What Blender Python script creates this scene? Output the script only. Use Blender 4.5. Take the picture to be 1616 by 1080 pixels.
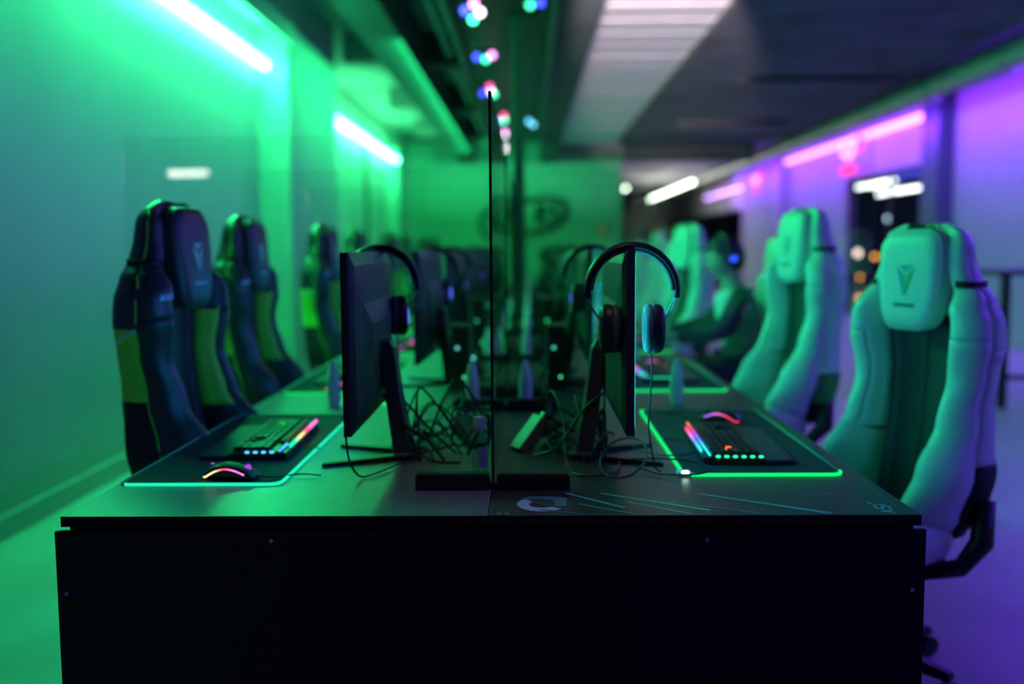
import bpy, bmesh, math, random
from mathutils import Vector, Matrix, Euler
R = math.radians
random.seed(7)
S = bpy.context.scene
C = S.collection
for o in list(bpy.data.objects): bpy.data.objects.remove(o)

# ------------------------------------------------------------------ camera
cd = bpy.data.cameras.new('camera'); cam = bpy.data.objects.new('camera', cd); C.objects.link(cam)
MW = Matrix(((0.99983005, 0.00523515, 0.01767677), (0.01710824, 0.0937785, -0.99544608), (-0.00686901, 0.99557932, 0.093673))).to_4x4()
MW.translation = (0, 0, 1.28)
cam.matrix_world = MW
cd.sensor_width = 36; cd.lens = 35.0; cd.clip_start = .05; cd.clip_end = 200
cd.dof.use_dof = True; cd.dof.focus_distance = 2.0; cd.dof.aperture_fstop = 1.3
S.camera = cam
# ------------------------------------------------------------------ world, exposure
w = bpy.data.worlds.new('night'); S.world = w; w.use_nodes = True
bg = w.node_tree.nodes['Background']; bg.inputs[0].default_value = (.010, .014, .035, 1); bg.inputs[1].default_value = .6
S.view_settings.view_transform = 'Standard'; S.view_settings.look = 'None'
S.view_settings.exposure = 0; S.view_settings.gamma = 1; S.view_settings.use_curve_mapping = False

def lamp(name, kind, loc, energy, color, target=None, **kw):
    l = bpy.data.lights.new(name, kind); l.energy = energy; l.color = color
    o = bpy.data.objects.new(name, l); C.objects.link(o); o.location = loc
    for k, v in kw.items(): setattr(l, k, v)
    if target is not None:
        o.rotation_euler = (Vector(target) - Vector(loc)).to_track_quat('-Z', 'Y').to_euler()
    return o
GREEN = (.015, 1, .26); PURPLE = (.17, .035, 1.0); WARM = (1, .80, .86)
# added spot with no fixture, brightens the pale ceiling boards
lamp('ceiling_patch_fill', 'SPOT', (.30, 4.2, 2.45), 5400, WARM, (1.32, 10.4, 3.50), spot_size=R(19), spot_blend=.5, shadow_soft_size=.05)
# green wash that the strip throws down the room, purple wash from the window side (both along their tubes)
def along(name, x, y, z, L, energy, color, dx, dz, wd=.08):
    o = lamp(name, 'AREA', (x, y, z), energy, color, shape='RECTANGLE', size=L, size_y=wd)
    d = Vector((dx, 0, dz)).normalized(); Y = Vector((0, 1, 0)); zz = -d; yy = zz.cross(Y)
    o.rotation_euler = Matrix((Y, yy, zz)).transposed().to_euler(); return o
along('green_strip_wash', -2.20, 6.2, 2.84, 5.0, 165, GREEN, 1, -.65)
along('green_pier_fill', -1.10, 14.0, 3.08, 10.0, 170, GREEN, -1, -.5)  # added unseen area light, turns the pier side and left ceiling green
lamp('overhead_lamp', 'SPOT', (.05, 1.6, 2.95), 12, (1, .85, .95), (0, 2.25, .8), spot_size=R(24), spot_blend=.6, shadow_soft_size=.06)
lamp('far_wall_green_fill', 'AREA', (-1.2, 18.6, 2.95), 120, GREEN, (-1.0, 22, 1.6), shape='RECTANGLE', size=2.2, size_y=.1)  # added area light facing away from the camera, greens the far wall
along('purple_strip_wash', 5.70, 5.0, 3.16, 14.0, 230, (.13, .02, 1), -1, -.75)
along('purple_wall_fill', 5.25, 17.0, 3.05, 24.0, 600, (.25, .02, 1), 1, -.7)  # added area light turned from the camera, colours the right wall purple
S.cycles.transparent_max_bounces = 96

# ------------------------------------------------------------------ materials
MATS = {}
def mat(name, col, rough=.5, metal=0., spec=.5, emit=None, es=0., var=.08, scale=30., bump=0., coat=0., trans=0.):
    if name in MATS: return MATS[name]
    m = bpy.data.materials.new(name); m.use_nodes = True; nt = m.node_tree; b = nt.nodes['Principled BSDF']
    b.inputs['Roughness'].default_value = rough; b.inputs['Metallic'].default_value = metal
    b.inputs['Specular IOR Level'].default_value = spec; b.inputs['Coat Weight'].default_value = coat
    b.inputs['Transmission Weight'].default_value = trans
    b.inputs['Base Color'].default_value = (*col, 1)
    if emit:
        b.inputs['Emission Color'].default_value = (*emit, 1); b.inputs['Emission Strength'].default_value = es
    elif var or bump:
        tc = nt.nodes.new('ShaderNodeTexCoord'); n = nt.nodes.new('ShaderNodeTexNoise'); n.inputs['Scale'].default_value = scale
        n.inputs['Detail'].default_value = 4; nt.links.new(tc.outputs['Object'], n.inputs['Vector'])
        r = nt.nodes.new('ShaderNodeValToRGB'); r.color_ramp.elements[0].position = .3; r.color_ramp.elements[1].position = .7
        r.color_ramp.elements[0].color = (*[c * (1 - var) for c in col], 1); r.color_ramp.elements[1].color = (*[min(1, c * (1 + var)) for c in col], 1)
        nt.links.new(n.outputs['Fac'], r.inputs[0]); nt.links.new(r.outputs[0], b.inputs['Base Color'])
        if bump:
            bp = nt.nodes.new('ShaderNodeBump'); bp.inputs['Strength'].default_value = bump; bp.inputs['Distance'].default_value = .004
            nt.links.new(n.outputs['Fac'], bp.inputs['Height']); nt.links.new(bp.outputs[0], b.inputs['Normal'])
    MATS[name] = m; return m
def glow(name, col, s):
    if name in MATS: return MATS[name]
    m = bpy.data.materials.new(name); m.use_nodes = True; nt = m.node_tree; nt.nodes.clear()
    e = nt.nodes.new('ShaderNodeEmission'); e.inputs[0].default_value = (*col, 1); e.inputs[1].default_value = s
    o = nt.nodes.new('ShaderNodeOutputMaterial'); nt.links.new(e.outputs[0], o.inputs[0]); MATS[name] = m; return m
def glow_ramp(name, stops, s, x0, x1, axis=0):
    m = bpy.data.materials.new(name); m.use_nodes = True; nt = m.node_tree; nt.nodes.clear()
    tc = nt.nodes.new('ShaderNodeTexCoord'); sx = nt.nodes.new('ShaderNodeSeparateXYZ'); mr = nt.nodes.new('ShaderNodeMapRange')
    mr.inputs['From Min'].default_value = x0; mr.inputs['From Max'].default_value = x1
    r = nt.nodes.new('ShaderNodeValToRGB'); el = r.color_ramp.elements
    while len(el) < len(stops): el.new(.5)
    for i, (p, c) in enumerate(stops): el[i].position = p; el[i].color = (*c, 1)
    e = nt.nodes.new('ShaderNodeEmission'); e.inputs[1].default_value = s; o = nt.nodes.new('ShaderNodeOutputMaterial')
    nt.links.new(tc.outputs['Object'], sx.inputs[0]); nt.links.new(sx.outputs[axis], mr.inputs[0]); nt.links.new(mr.outputs[0], r.inputs[0])
    nt.links.new(r.outputs[0], e.inputs[0]); nt.links.new(e.outputs[0], o.inputs[0]); return m
def glassmat(name, tint=(.93, .98, .95), rough=.0, ior=1.5):
    m = bpy.data.materials.new(name); m.use_nodes = True; nt = m.node_tree; nt.nodes.clear()
    t = nt.nodes.new('ShaderNodeBsdfTransparent'); t.inputs[0].default_value = (*tint, 1)
    g = nt.nodes.new('ShaderNodeBsdfGlossy'); g.inputs['Roughness'].default_value = rough
    f = nt.nodes.new('ShaderNodeFresnel'); ge = nt.nodes.new('ShaderNodeNewGeometry'); mr = nt.nodes.new('ShaderNodeMapRange'); mr.inputs['To Min'].default_value = ior; mr.inputs['To Max'].default_value = 1 / ior; nt.links.new(ge.outputs['Backfacing'], mr.inputs[0]); nt.links.new(mr.outputs[0], f.inputs[0]); mx = nt.nodes.new('ShaderNodeMixShader')
    o = nt.nodes.new('ShaderNodeOutputMaterial')
    nt.links.new(f.outputs[0], mx.inputs[0]); nt.links.new(t.outputs[0], mx.inputs[1]); nt.links.new(g.outputs[0], mx.inputs[2]); nt.links.new(mx.outputs[0], o.inputs[0])
    MATS[name] = m; return m

M_floor = mat('polished_concrete', (.42, .42, .43), .38, spec=.4, var=.12, scale=2.5, bump=.1)
M_plaster = mat('white_plaster', (.42, .44, .44), .6, var=.03, scale=3, bump=.05)
M_wallr = mat('window_side_plaster', (.36, .34, .38), .6, var=.04, scale=2)
M_dark = mat('dark_concrete', (.085, .085, .10), .8, var=.35, scale=1.6, bump=.4)
M_ceil = mat('grey_concrete_ceiling', (.24, .25, .26), .8, var=.25, scale=1.4, bump=.3)
M_pale = mat('pale_ceiling_board', (.66, .62, .62), .7, var=.08, scale=5, bump=.2)
M_beam = mat('dark_painted_beam', (.035, .045, .05), .7, var=.3, scale=4)
M_black = mat('black_metal', (.012, .012, .013), .45, var=.15)
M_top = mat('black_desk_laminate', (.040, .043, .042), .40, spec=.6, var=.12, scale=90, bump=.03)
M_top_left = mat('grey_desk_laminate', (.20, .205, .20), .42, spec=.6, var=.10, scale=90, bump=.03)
M_panel = mat('black_end_panel_board', (.010, .011, .011), .6, spec=.3, var=.1, scale=120)
M_plas = mat('black_plastic', (.014, .015, .017), .42, var=.1)
M_back = mat('monitor_back_plastic', (.022, .026, .030), .45, var=.05)
M_rub = mat('rubber_cable', (.012, .012, .012), .5, var=.1)
M_cloth = mat('dark_mat_cloth', (.020, .026, .026), .85, var=.15, scale=300, bump=.2)
M_wl = mat('white_leatherette', (.74, .75, .74), .42, var=.04, scale=140, bump=.15)
M_bl = mat('black_leatherette', (.030, .034, .040), .40, spec=.6, var=.08, scale=140, bump=.15)
M_lime = mat('lime_leatherette', (.36, .90, .06), .45, var=.05, scale=140, bump=.15)
M_dkfab = mat('charcoal_leatherette', (.035, .055, .048), .5, var=.1, scale=160, bump=.2)
M_mesh = mat('black_shell_cover', (.010, .010, .012), .7, var=.2, scale=80)
M_chrome = mat('steel', (.5, .5, .5), .3, 1., var=.05)
M_white = mat('white_plastic', (.75, .76, .76), .4, var=.03)
M_print = mat('mint_print', (.55, .95, .85), .5, var=.02)
M_print2 = mat('teal_print', (.10, .62, .46), .4, var=.1)
M_print3 = mat('dim_teal_print', (.10, .32, .32), .4, var=.1)
M_print4 = mat('grey_print', (.22, .25, .25), .5, var=.1)
M_glass = glassmat('clear_glass')
M_gedge = mat('dark_glass_edge', (.006, .02, .014), .15, var=0)
M_wglass = glassmat('window_glass', (.75, .8, .85))
M_skin = mat('skin', (.55, .36, .27), .5, var=.05, scale=20)
M_hair = mat('dark_hair', (.012, .010, .009), .6, var=.3, scale=60)
M_jacket = mat('black_jacket_cloth', (.018, .020, .026), .7, var=.2, scale=40)
M_shirt = mat('white_shirt_cloth', (.75, .74, .76), .7, var=.04)
M_trous = mat('dark_trousers', (.02, .022, .03), .8, var=.2)

# ------------------------------------------------------------------ mesh builder
class MB:
    def __init__(s): s.v = []; s.f = []
    def add(s, vs, fs, m=None):
        b = len(s.v)
        s.v += [tuple(m @ Vector(v)) if m is not None else tuple(v) for v in vs]
        s.f += [tuple(b + i for i in f) for f in fs]
    def box(s, x0, x1, y0, y1, z0, z1, m=None):
        vs = [(x, y, z) for x in (x0, x1) for y in (y0, y1) for z in (z0, z1)]
        s.add(vs, [(0, 1, 3, 2), (4, 6, 7, 5), (0, 4, 5, 1), (2, 3, 7, 6), (0, 2, 6, 4), (1, 5, 7, 3)], m); return s
    def cyl(s, p0, p1, r0, r1=None, n=12, caps=True):
        r1 = r0 if r1 is None else r1
        return s.tube([p0, p1], [r0, r1], n, caps)
    def tube(s, pts, r, n=8, caps=True, closed=False, flat=1.):
        P = [Vector(p) for p in pts]; k = len(P); rs = r if isinstance(r, (list, tuple)) else [r] * k
        vs = []; up = None
        for i, p in enumerate(P):
            if closed: t = P[(i + 1) % k] - P[i - 1]
            else: t = P[min(i + 1, k - 1)] - P[max(i - 1, 0)]
            if t.length < 1e-9: t = Vector((0, 0, 1))
            t.normalize()
            if up is None: up = Vector((0, 0, 1)) if abs(t.z) < .9 else Vector((1, 0, 0))
            a = t.cross(up)
            if a.length < 1e-4: a = t.orthogonal()
            a.normalize(); b = a.cross(t).normalized(); up = b
            for j in range(n):
                q = 2 * math.pi * j / n; vs.append(p + a * math.cos(q) * rs[i] + b * math.sin(q) * rs[i] * flat)
        fs = []
        for i in range(k if closed else k - 1):
            for j in range(n):
                a = i * n + j; b = i * n + (j + 1) % n; c = ((i + 1) % k) * n + (j + 1) % n; d = ((i + 1) % k) * n + j
                fs.append((a, b, c, d))
        if caps and not closed: fs.append(tuple(range(n))[::-1]); fs.append(tuple(range((k - 1) * n, k * n)))
        s.add(vs, fs); return s
    def ell(s, c, rx, ry, rz, nu=16, nv=10, m=None):
        vs = [(c[0], c[1], c[2] - rz)]
        for i in range(1, nv):
            a = -math.pi / 2 + math.pi * i / nv
            for j in range(nu):
                b = 2 * math.pi * j / nu
                vs.append((c[0] + rx * math.cos(a) * math.cos(b), c[1] + ry * math.cos(a) * math.sin(b), c[2] + rz * math.sin(a)))
        vs.append((c[0], c[1], c[2] + rz)); L = len(vs) - 1; fs = []
        for j in range(nu): fs.append((0, 1 + (j + 1) % nu, 1 + j)); fs.append((L, L - nu + j, L - nu + (j + 1) % nu))
        for i in range(nv - 2):
            for j in range(nu):
                a = 1 + i * nu + j; b = 1 + i * nu + (j + 1) % nu; fs.append((a, b, b + nu, a + nu))
        s.add(vs, fs, m); return s
    def prism(s, poly, z0, z1, m=None):
        n = len(poly); vs = [(x, y, z0) for x, y in poly] + [(x, y, z1) for x, y in poly]
        fs = [tuple(range(n))[::-1], tuple(range(n, 2 * n))] + [(i, (i + 1) % n, n + (i + 1) % n, n + i) for i in range(n)]
        s.add(vs, fs, m); return s
    def loft(s, rings, caps=True):
        n = len(rings[0]); vs = [p for r in rings for p in r]; fs = []
        for i in range(len(rings) - 1):
            for j in range(n): fs.append((i * n + j, i * n + (j + 1) % n, (i + 1) * n + (j + 1) % n, (i + 1) * n + j))
        if caps: fs.append(tuple(range(n))[::-1]); fs.append(tuple(range((len(rings) - 1) * n, len(rings) * n)))
        s.add(vs, fs); return s
    def build(s, name, m, parent=None, smooth=False, bevel=0., sub=0):
        me = bpy.data.meshes.new(name); me.from_pydata(s.v, [], s.f)
        bm = bmesh.new(); bm.from_mesh(me); bmesh.ops.recalc_face_normals(bm, faces=bm.faces)
        if bevel: bmesh.ops.bevel(bm, geom=[e for e in bm.edges if len(e.link_faces) == 2 and e.calc_face_angle(0) > .6], offset=bevel, segments=2, profile=.6, affect='EDGES', clamp_overlap=True)
        bm.to_mesh(me); bm.free()
        me.materials.append(m)
        if smooth:
            for p in me.polygons: p.use_smooth = True
            if bevel or smooth == 'auto': me.set_sharp_from_angle(angle=R(40))
        o = bpy.data.objects.new(name, me); C.objects.link(o)
        if parent: o.parent = parent
        if sub:
            md = o.modifiers.new('sub', 'SUBSURF'); md.levels = sub; md.render_levels = sub
        return o
def tag(o, label=None, cat=None, group=None, kind=None):
    if label: o['label'] = label
    if cat: o['category'] = cat
    if group: o['group'] = group
    if kind: o['kind'] = kind
    return o
def thing(name, label, cat, loc=(0, 0, 0), rz=0, group=None):
    o = bpy.data.objects.new(name, None); C.objects.link(o); o.empty_display_size = .1
    o.location = loc; o.rotation_euler = (0, 0, rz); return tag(o, label, cat, group)
def kids(o): return [c for c in C.objects if c.parent == o]
KIDS = {}
def copy_tree(src, parent=None, tree=None):
    c = src.copy(); C.objects.link(c); c.parent = parent
    for k in [x for x in ALLC.get(src.name, [])]: copy_tree(k, c)
    return c
ALLC = {}
def index(root):
    ALLC[root.name] = kids(root)
    for k in ALLC[root.name]: index(k)
def dup(root, loc, rz, label, group=None):
    if root.name not in ALLC: index(root)
    c = copy_tree(root); c.location = loc; c.rotation_euler = (0, 0, rz); c['label'] = label
    if group: c['group'] = group
    return c
def struct(mb, name, m, parent=None, **k):
    o = mb.build(name, m, parent, **k)
    if parent is None: o['kind'] = 'structure'
    return o
def bx(*a): return MB().box(*a)
def smooth_path(pts, n=8):
    P = [Vector(p) for p in pts]; out = []
    for i in range(len(P) - 1):
        a = P[max(i - 1, 0)]; b = P[i]; c = P[i + 1]; d = P[min(i + 2, len(P) - 1)]
        for k in range(n):
            t = k / n; out.append(.5 * ((2 * b) + (c - a) * t + (2 * a - 5 * b + 4 * c - d) * t * t + (3 * b - a - 3 * c + d) * t ** 3))
    out.append(P[-1]); return out
def interp(keys, t):
    if t <= keys[0][0]: return keys[0][1]
    for (a, va), (b, vb) in zip(keys, keys[1:]):
        if t <= b:
            u = (t - a) / (b - a); u = u * u * (3 - 2 * u); return va + (vb - va) * u
    return keys[-1][1]

# ================================================================== SETTING
PITCH = 1.39; Y0 = 1.94; NST = 8
struct(bx(-9, 12, -8, 46, -.12, 0), 'floor', M_floor)
# left wall, pier, recess
struct(bx(-2.55, -2.35, .3, 8.75, 0, 3.6), 'wall_left', M_plaster)
struct(bx(-2.36, -2.335, .3, 8.75, 0, .11), 'baseboard_left', M_plaster, bevel=.004)
struct(bx(-2.55, -2.08, 8.75, 10.9, 0, 3.6), 'wall_left_pier', M_plaster)
struct(bx(-2.85, -2.65, 10.9, 22.0, 0, 3.6), 'wall_left_recess', M_plaster)
struct(bx(-2.65, -2.55, 10.9, 12.9, 0, 3.2), 'wall_left_jamb', M_plaster)
struct(bx(-2.65, -2.5, 19.0, 19.4, 0, 3.2), 'wall_left_jamb_far', M_plaster)
for i, y in enumerate((11.6, 16.2)):
    struct(bx(-2.64, -2.60, y, y + .05, 0, 3.1), 'trim_%d' % (i + 1), M_beam)
struct(bx(-2.85, 2.02, 22.0, 22.25, 0, 3.6), 'wall_far', M_plaster)
struct(bx(-2.3, -.9, 21.94, 22.0, 0, 3.1), 'wall_far_panel', M_plaster, bevel=.01)
# right side, a window wall at x = 5.95
struct(bx(5.95, 6.15, -8, 14.2, 0, 3.6), 'wall_right', M_wallr)
struct(bx(5.95, 6.15, 14.8, 23.2, 2.52, 3.6), 'wall_right_header', M_wallr)
struct(bx(5.95, 6.15, 19.0, 23.2, 0, 2.52), 'wall_right_middle', M_wallr)
struct(bx(5.75, 6.15, 23.2, 27.2, 0, 3.6), 'wall_right_pier', M_wallr)
struct(bx(5.95, 6.15, 27.2, 44, 2.35, 3.6), 'wall_right_far_header', M_pale)
col = struct(bx(5.72, 6.05, 14.2, 14.8, 0, 3.3), 'trim_3', mat('blue_grey_steel', (.05, .10, .12), .5))
struct(bx(-9, 12, 44, 44.2, 0, 3.6), 'wall_back_far', M_dark)
struct(bx(-9, 12, -8.2, -8, 0, 3.6), 'wall_behind', M_dark)
struct(bx(-9.2, -9, -8.2, 44, 0, 3.6), 'wall_outer_left', M_dark)
struct(bx(5.9, 5.99, 27.2, 44, 0, .5), 'wall_right_sill', M_dark)
def window(n, y0, y1, z0, z1, nm):
    t = bpy.data.objects.new('window_%d' % n, None); C.objects.link(t); t.location = (6.05, (y0 + y1) / 2, z0); t['kind'] = 'structure'
    h = (y1 - y0) / 2; H = z1 - z0
    bx(-.03, .03, -h, -h + .06, 0, H).build('window_frame', M_black, t); bx(-.03, .03, h - .06, h, 0, H).build('window_frame', M_black, t)
    bx(-.03, .03, -h + .06, h - .06, H - .06, H).build('window_frame', M_black, t); bx(-.03, .03, -h + .06, h - .06, 0, .06).build('window_frame', M_black, t)
    for k in range(nm):
        y = -h + (k + 1) * 2 * h / (nm + 1); bx(-.02, .02, y - .025, y + .025, .06, H - .06).build('mullion', M_black, t)
    for k in range(nm + 1):
        a = -h + .06 + k * 2 * (h - .03) / (nm + 1); b = a + 2 * (h - .03) / (nm + 1) - .05
        bx(-.006, .006, a, min(b, h - .06), .06, H - .06).build('pane', M_wglass, t)
window(1, 14.8, 19.0, 0, 2.52, 1)
window(2, 27.2, 44, .5, 2.35, 3)
# ceiling: a dark slab, its pale boards, beams
struct(bx(-9, 12, -8.2, 44.2, 3.6, 3.75), 'ceiling', M_ceil)
struct(bx(1.86, 5.0, -2, 21.2, 3.44, 3.6), 'ceiling_dark_slab', M_dark)
cp = bpy.data.objects.new('ceiling_pale_boards', None); C.objects.link(cp); cp['kind'] = 'structure'; cp.location = (1.12, 0, 3.5)
bd = None
for k in range(30):
    y = 3.2 + k * .62
    if bd is None: bd = bx(-.54, .73, 0, .57, 0, .09).build('ceiling_board', M_pale, cp, bevel=.008); o = bd
    else: o = bd.copy(); C.objects.link(o)
    o.location = (0, y, random.uniform(-.003, .003))
cp2 = bpy.data.objects.new('ceiling_far_boards', None); C.objects.link(cp2); cp2['kind'] = 'structure'; cp2.location = (2.0, 22.3, 3.3)
b2 = None
for k in range(12):
    if b2 is None: b2 = bx(0, 2.75, 0, 1.5, 0, .12).build('ceiling_board', M_pale, cp2, bevel=.01); o = b2
    else: o = b2.copy(); C.objects.link(o)
    o.location = (0, k * 1.62, random.uniform(-.02, .02))
struct(bx(-2.55, -2.0, -1.2, 8.75, 3.2, 3.6), 'ceiling_bulkhead', M_plaster)
struct(bx(-2.02, -2.0, -1.2, 8.75, 3.02, 3.21), 'ceiling_shield_lip', M_plaster)  # lip added to keep the green strip's light off the ceiling
struct(bx(-1.46, -1.12, -2, 21.9, 3.12, 3.6), 'ceiling_beam_left', M_beam)
struct(bx(.22, .56, -2, 21.9, 3.1, 3.6), 'ceiling_beam_right', M_beam)
for k, y in enumerate((7.4, 10.95, 14.5, 18.0)):
    struct(bx(-2.0, -1.46, y, y + .22, 3.3, 3.6), 'ceiling_cross_beam', M_ceil)
    struct(bx(-1.12, -.62, y, y + .22, 3.25, 3.6), 'ceiling_cross_beam', M_beam)
struct(bx(2.02, 4.78, 21.4, 21.9, 3.12, 3.6), 'ceiling_downstand', M_beam)
struct(bx(-2.0, 2.02, 21.6, 22.0, 3.12, 3.6), 'ceiling_far_downstand', M_ceil)
struct(bx(5.25, 5.95, -2, 21.2, 3.38, 3.6), 'ceiling_edge_beam', M_dark)

# ------------------------------------------------------------------ light strips on walls
def strip(name, label, x, y0, y1, z, side, m, house, r=.022):
    wd = {-2.27: .079, -2.5: .149, 5.88: .069, 5.86: .089}[x]
    t = thing(name, label, 'light', (x, (y0 + y1) / 2, z)); h = (y1 - y0) / 2
    MB().cyl((0, -h, 0), (0, h, 0), r, n=10).build('light_tube', m, t, smooth='auto')
    bx(-.012 - .03 * side, .012 - .03 * side, -h, h, -.018, .018).build('housing', house, t)
    for s in (-1, 1):
        bx(-.03, .03, s * h - .01, s * h + .01, -.03, .03).build('end_cap', house, t)
        bx(min(0, -wd * side), max(0, -wd * side), s * h * .8 - .012, s * h * .8 + .012, -.012, .012).build('wall_bracket', house, t)
    return t
G1 = glow('green_tube_glow', (.05, 1, .33), 38.0); P1 = glow('purple_tube_glow', (.42, .12, 1.0), 9.0)
G2 = glow('far_green_tube_glow', (.07, 1, .30), 40.0)
strip('light_strip', 'glowing green light strip high on the left wall, nearest the camera', -2.27, 5.0, 8.74, 2.87, 1, G1, M_white, r=.05)
strip('light_strip', 'short bright green light strip in the far recess of the left wall', -2.5, 13.1, 18.9, 2.95, 1, G2, M_white, r=.06)
strip('light_strip', 'purple light strip above the window bay on the right wall', 5.88, 14.95, 23.1, 3.20, -1, P1, M_white, r=.05)
strip('light_strip', 'purple light strip on the right wall, nearest the camera by the bar table', 5.88, 5.0, 11.9, 3.24, -1, P1, M_white)
strip('light_strip', 'pink purple light strip on the far header of the right wall', 5.86, 27.6, 33.5, 2.9, -1, glow('far_purple_glow', (.7, .25, 1.0), 12.0), M_white)
def tube_light(label, x, y0, y1, z, m, dx=0, r=.035, ceil=3.3):
    t = thing('tube_light', label, 'light', (x, (y0 + y1) / 2, z)); h = (y1 - y0) / 2
    MB().cyl((-dx, -h, 0), (dx, h, 0), r, n=10).build('light_tube', m, t, smooth='auto')
    MB().tube([(-dx, -h, r + .02), (dx, h, r + .02)], r * .9, 6).build('housing', M_white, t)
    for s in (-.6, .6): MB().cyl((dx * s, h * s, r + .03), (dx * s, h * s, ceil - z), .006, n=6).build('hanger', M_black, t)
    return t
W1 = glow('white_tube_glow', (1, .95, .88), 16.0)
tube_light('long white tube light hanging in the far room, above the distant seats', 4.15, 25.5, 34.5, 2.92, W1)
tube_light('small round-looking white light seen end on beside the far wall edge', 2.66, 27.5, 27.9, 2.9, W1)
W3 = glow('mirrored_tube_glow', (1, .98, .86), 12.0)  # added tubes standing in for indoor lights mirrored in the window
tube_light('left one of the white tube reflections in the right window, built as tubes outside', 7.55, 20.9, 24.3, 2.62, W3)
tube_light('middle one of the white tube reflections in the right window, built as tubes outside', 8.6, 21.3, 24.9, 2.55, W3)
tube_light('right one of the white tube reflections in the right window, built as tubes outside', 8.9, 19.8, 21.2, 2.55, W3)
tube_light('white tube light hanging behind the camera, mirrored in the glass screen', -3.80, -4.55, -4.45, 2.14, glow('rear_tube_glow', (1, .9, .85), 20.0), dx=.22)
struct(bx(6.2, 11.5, 13, 27, 3.3, 3.4), 'ceiling_outside_canopy', M_ceil)

# duct running along the right side
dt = thing('air_duct', 'round grey air duct running under the ceiling along the window side', 'duct', (5.0, 12, 3.23))
MB().cyl((0, -10, 0), (0, 21.5, 0), .15, n=20).build('duct_pipe', mat('galvanised_duct', (.42, .42, .40), .38, .6, var=.1, scale=3), dt, smooth='auto')
o = None
for k in range(16):
    if o is None: o = f = MB().cyl((0, -.03, 0), (0, .03, 0), .162, n=20).build('duct_collar', M_chrome, dt, smooth='auto')
    else: o = f.copy(); C.objects.link(o)
    o.location = (0, -9.4 + k * 2.0, 0)
cdt = tag(MB().tube([(-.84, -2, 3.36), (-.84, 21.5, 3.36)], .035, 8).build('conduit_pipe', mat('painted_conduit', (.35, .42, .36), .5), smooth='auto'), 'painted conduit pipe under the ceiling between left beam and black mesh tray', 'pipe')
# black linear fittings hung across the dark slab
lf = None
for lab, x0, x1, y in (('nearest black linear light fitting hung across the right ceiling', 2.3, 4.1, 11.2), ('middle black linear light fitting hung across the right ceiling', 2.2, 3.85, 15.0), ('farthest black linear light fitting hung across the right ceiling', 1.5, 3.9, 19.7)):
    t = thing('linear_fitting', lab, 'light fitting', ((x0 + x1) / 2, y, 3.08)); h = (x1 - x0) / 2
    bx(-h, h, -.04, .04, 0, .06).build('fitting_body', M_black, t, bevel=.005)
    bx(-h + .03, h - .03, -.028, .028, -.006, 0).build('lens', M_back, t)
    for s in (-.7, .7): MB().cyl((h * s, 0, .06), (h * s, 0, .37), .005, n=6).build('hanger', M_black, t)

# ------------------------------------------------------------------ black mesh tray with coloured spot lights
tr = thing('mesh_ceiling_tray', 'black mesh tray hung under the ceiling above the row of desks', 'ceiling tray', (-.21, 0, 3.06))
for s in (-1, 1): bx(s * .41 - .02, s * .41 + .02, 1.0, 17.5, -.02, .10).build('side_rail', mat('tray_rail', (.10, .13, .11), .5), tr)
wm = MB()
for k in range(9): x = -.37 + k * .0925; wm.box(x - .004, x + .004, 1.0, 17.5, -.004, .004)
wm.build('long_wire', M_black, tr)
o = None
for k in range(66):
    y = 1.2 + k * .25
    if o is None: o = cw = bx(-.39, .39, -.004, .004, .004, .012).build('cross_wire', M_black, tr)
    else: o = cw.copy(); C.objects.link(o)
    o.location = (0, y, 0)
bx(-.39, .39, 1.0, 17.5, .085, .10).build('backing_board', M_black, tr)
for y in (5.2, 9.2, 13.2, 17.2): bx(-.015, .015, y, y + .03, .10, .54).build('tray_hanger', M_black, tr)
def par(label, x, y, cols, s, k=1.3):
    t = thing('stage_spot_light', label, 'spot light', (x, y, 2.80), group='coloured spot lights under the mesh tray')
    MB().cyl((0, .01, 0), (0, .15, .03), .06, .05, n=16).build('lamp_body', M_black, t, smooth='auto')
    MB().tube([(-.068, .08, .02), (-.068, .08, .16), (.068, .08, .16), (.068, .08, .02)], .007, 6).build('yoke', M_black, t)
    MB().cyl((0, .08, .16), (0, .08, .25), .012, n=8).build('clamp', M_black, t)
    for i, (dx, dz, c) in enumerate(cols):
        MB().ell((dx * k, 0, dz * k), .022 * k, .012, .022 * k, 10, 6).build('lens', glow('par_%.1f_%.1f_%.1f_%d' % (*c, s), c, s), t, smooth=True)
    return t
BL, RD, GR, WH, CY, MG = (.05, .08, 1), (1, .05, .35), (.05, 1, .5), (1, .85, 1), (.15, .7, 1), (1, .3, .9)
par('nearest colour-changing spot light, blue green and pink, at the top of the picture', -.348, 6.6, [(-.045, .01, BL), (0, .04, MG), (.03, 0, WH), (-.005, -.035, GR)], 6)
par('second spot light from the camera in the left row under the tray', -.345, 8.1, [(-.05, .0, BL), (.045, .01, MG), (.005, -.015, GR)], 4)
par('third spot light, behind the top of the glass screen edge', -.378, 9.95, [(-.05, .0, BL), (0, .045, RD), (.03, -.01, GR), (.01, .01, WH)], 4)
par('fourth spot light in the left row under the tray', -.294, 12.05, [(-.05, -.01, CY), (0, .04, RD), (.01, .0, GR)], 4)
par('fifth spot light in the left row under the tray, whitish', -.316, 13.58, [(0, .03, MG), (0, 0, WH)], 4)
par('sixth and farthest spot light in the left row under the tray', -.361, 15.46, [(0, .03, WH), (0, -.01, WH)], 4)
par('right row spot light at the top edge of the picture, green and blue', .04, 6.42, [(-.02, .0, GR), (.03, .01, BL)], 3)
par('right row spot light far away, pale blue', .031, 12.38, [(-.02, .02, CY), (.02, -.01, CY)], 3)
sp = thing('service_pole', 'dark power pole rising from the desks to the mesh tray', 'pole', (-.075, 7.75, .752))
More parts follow.
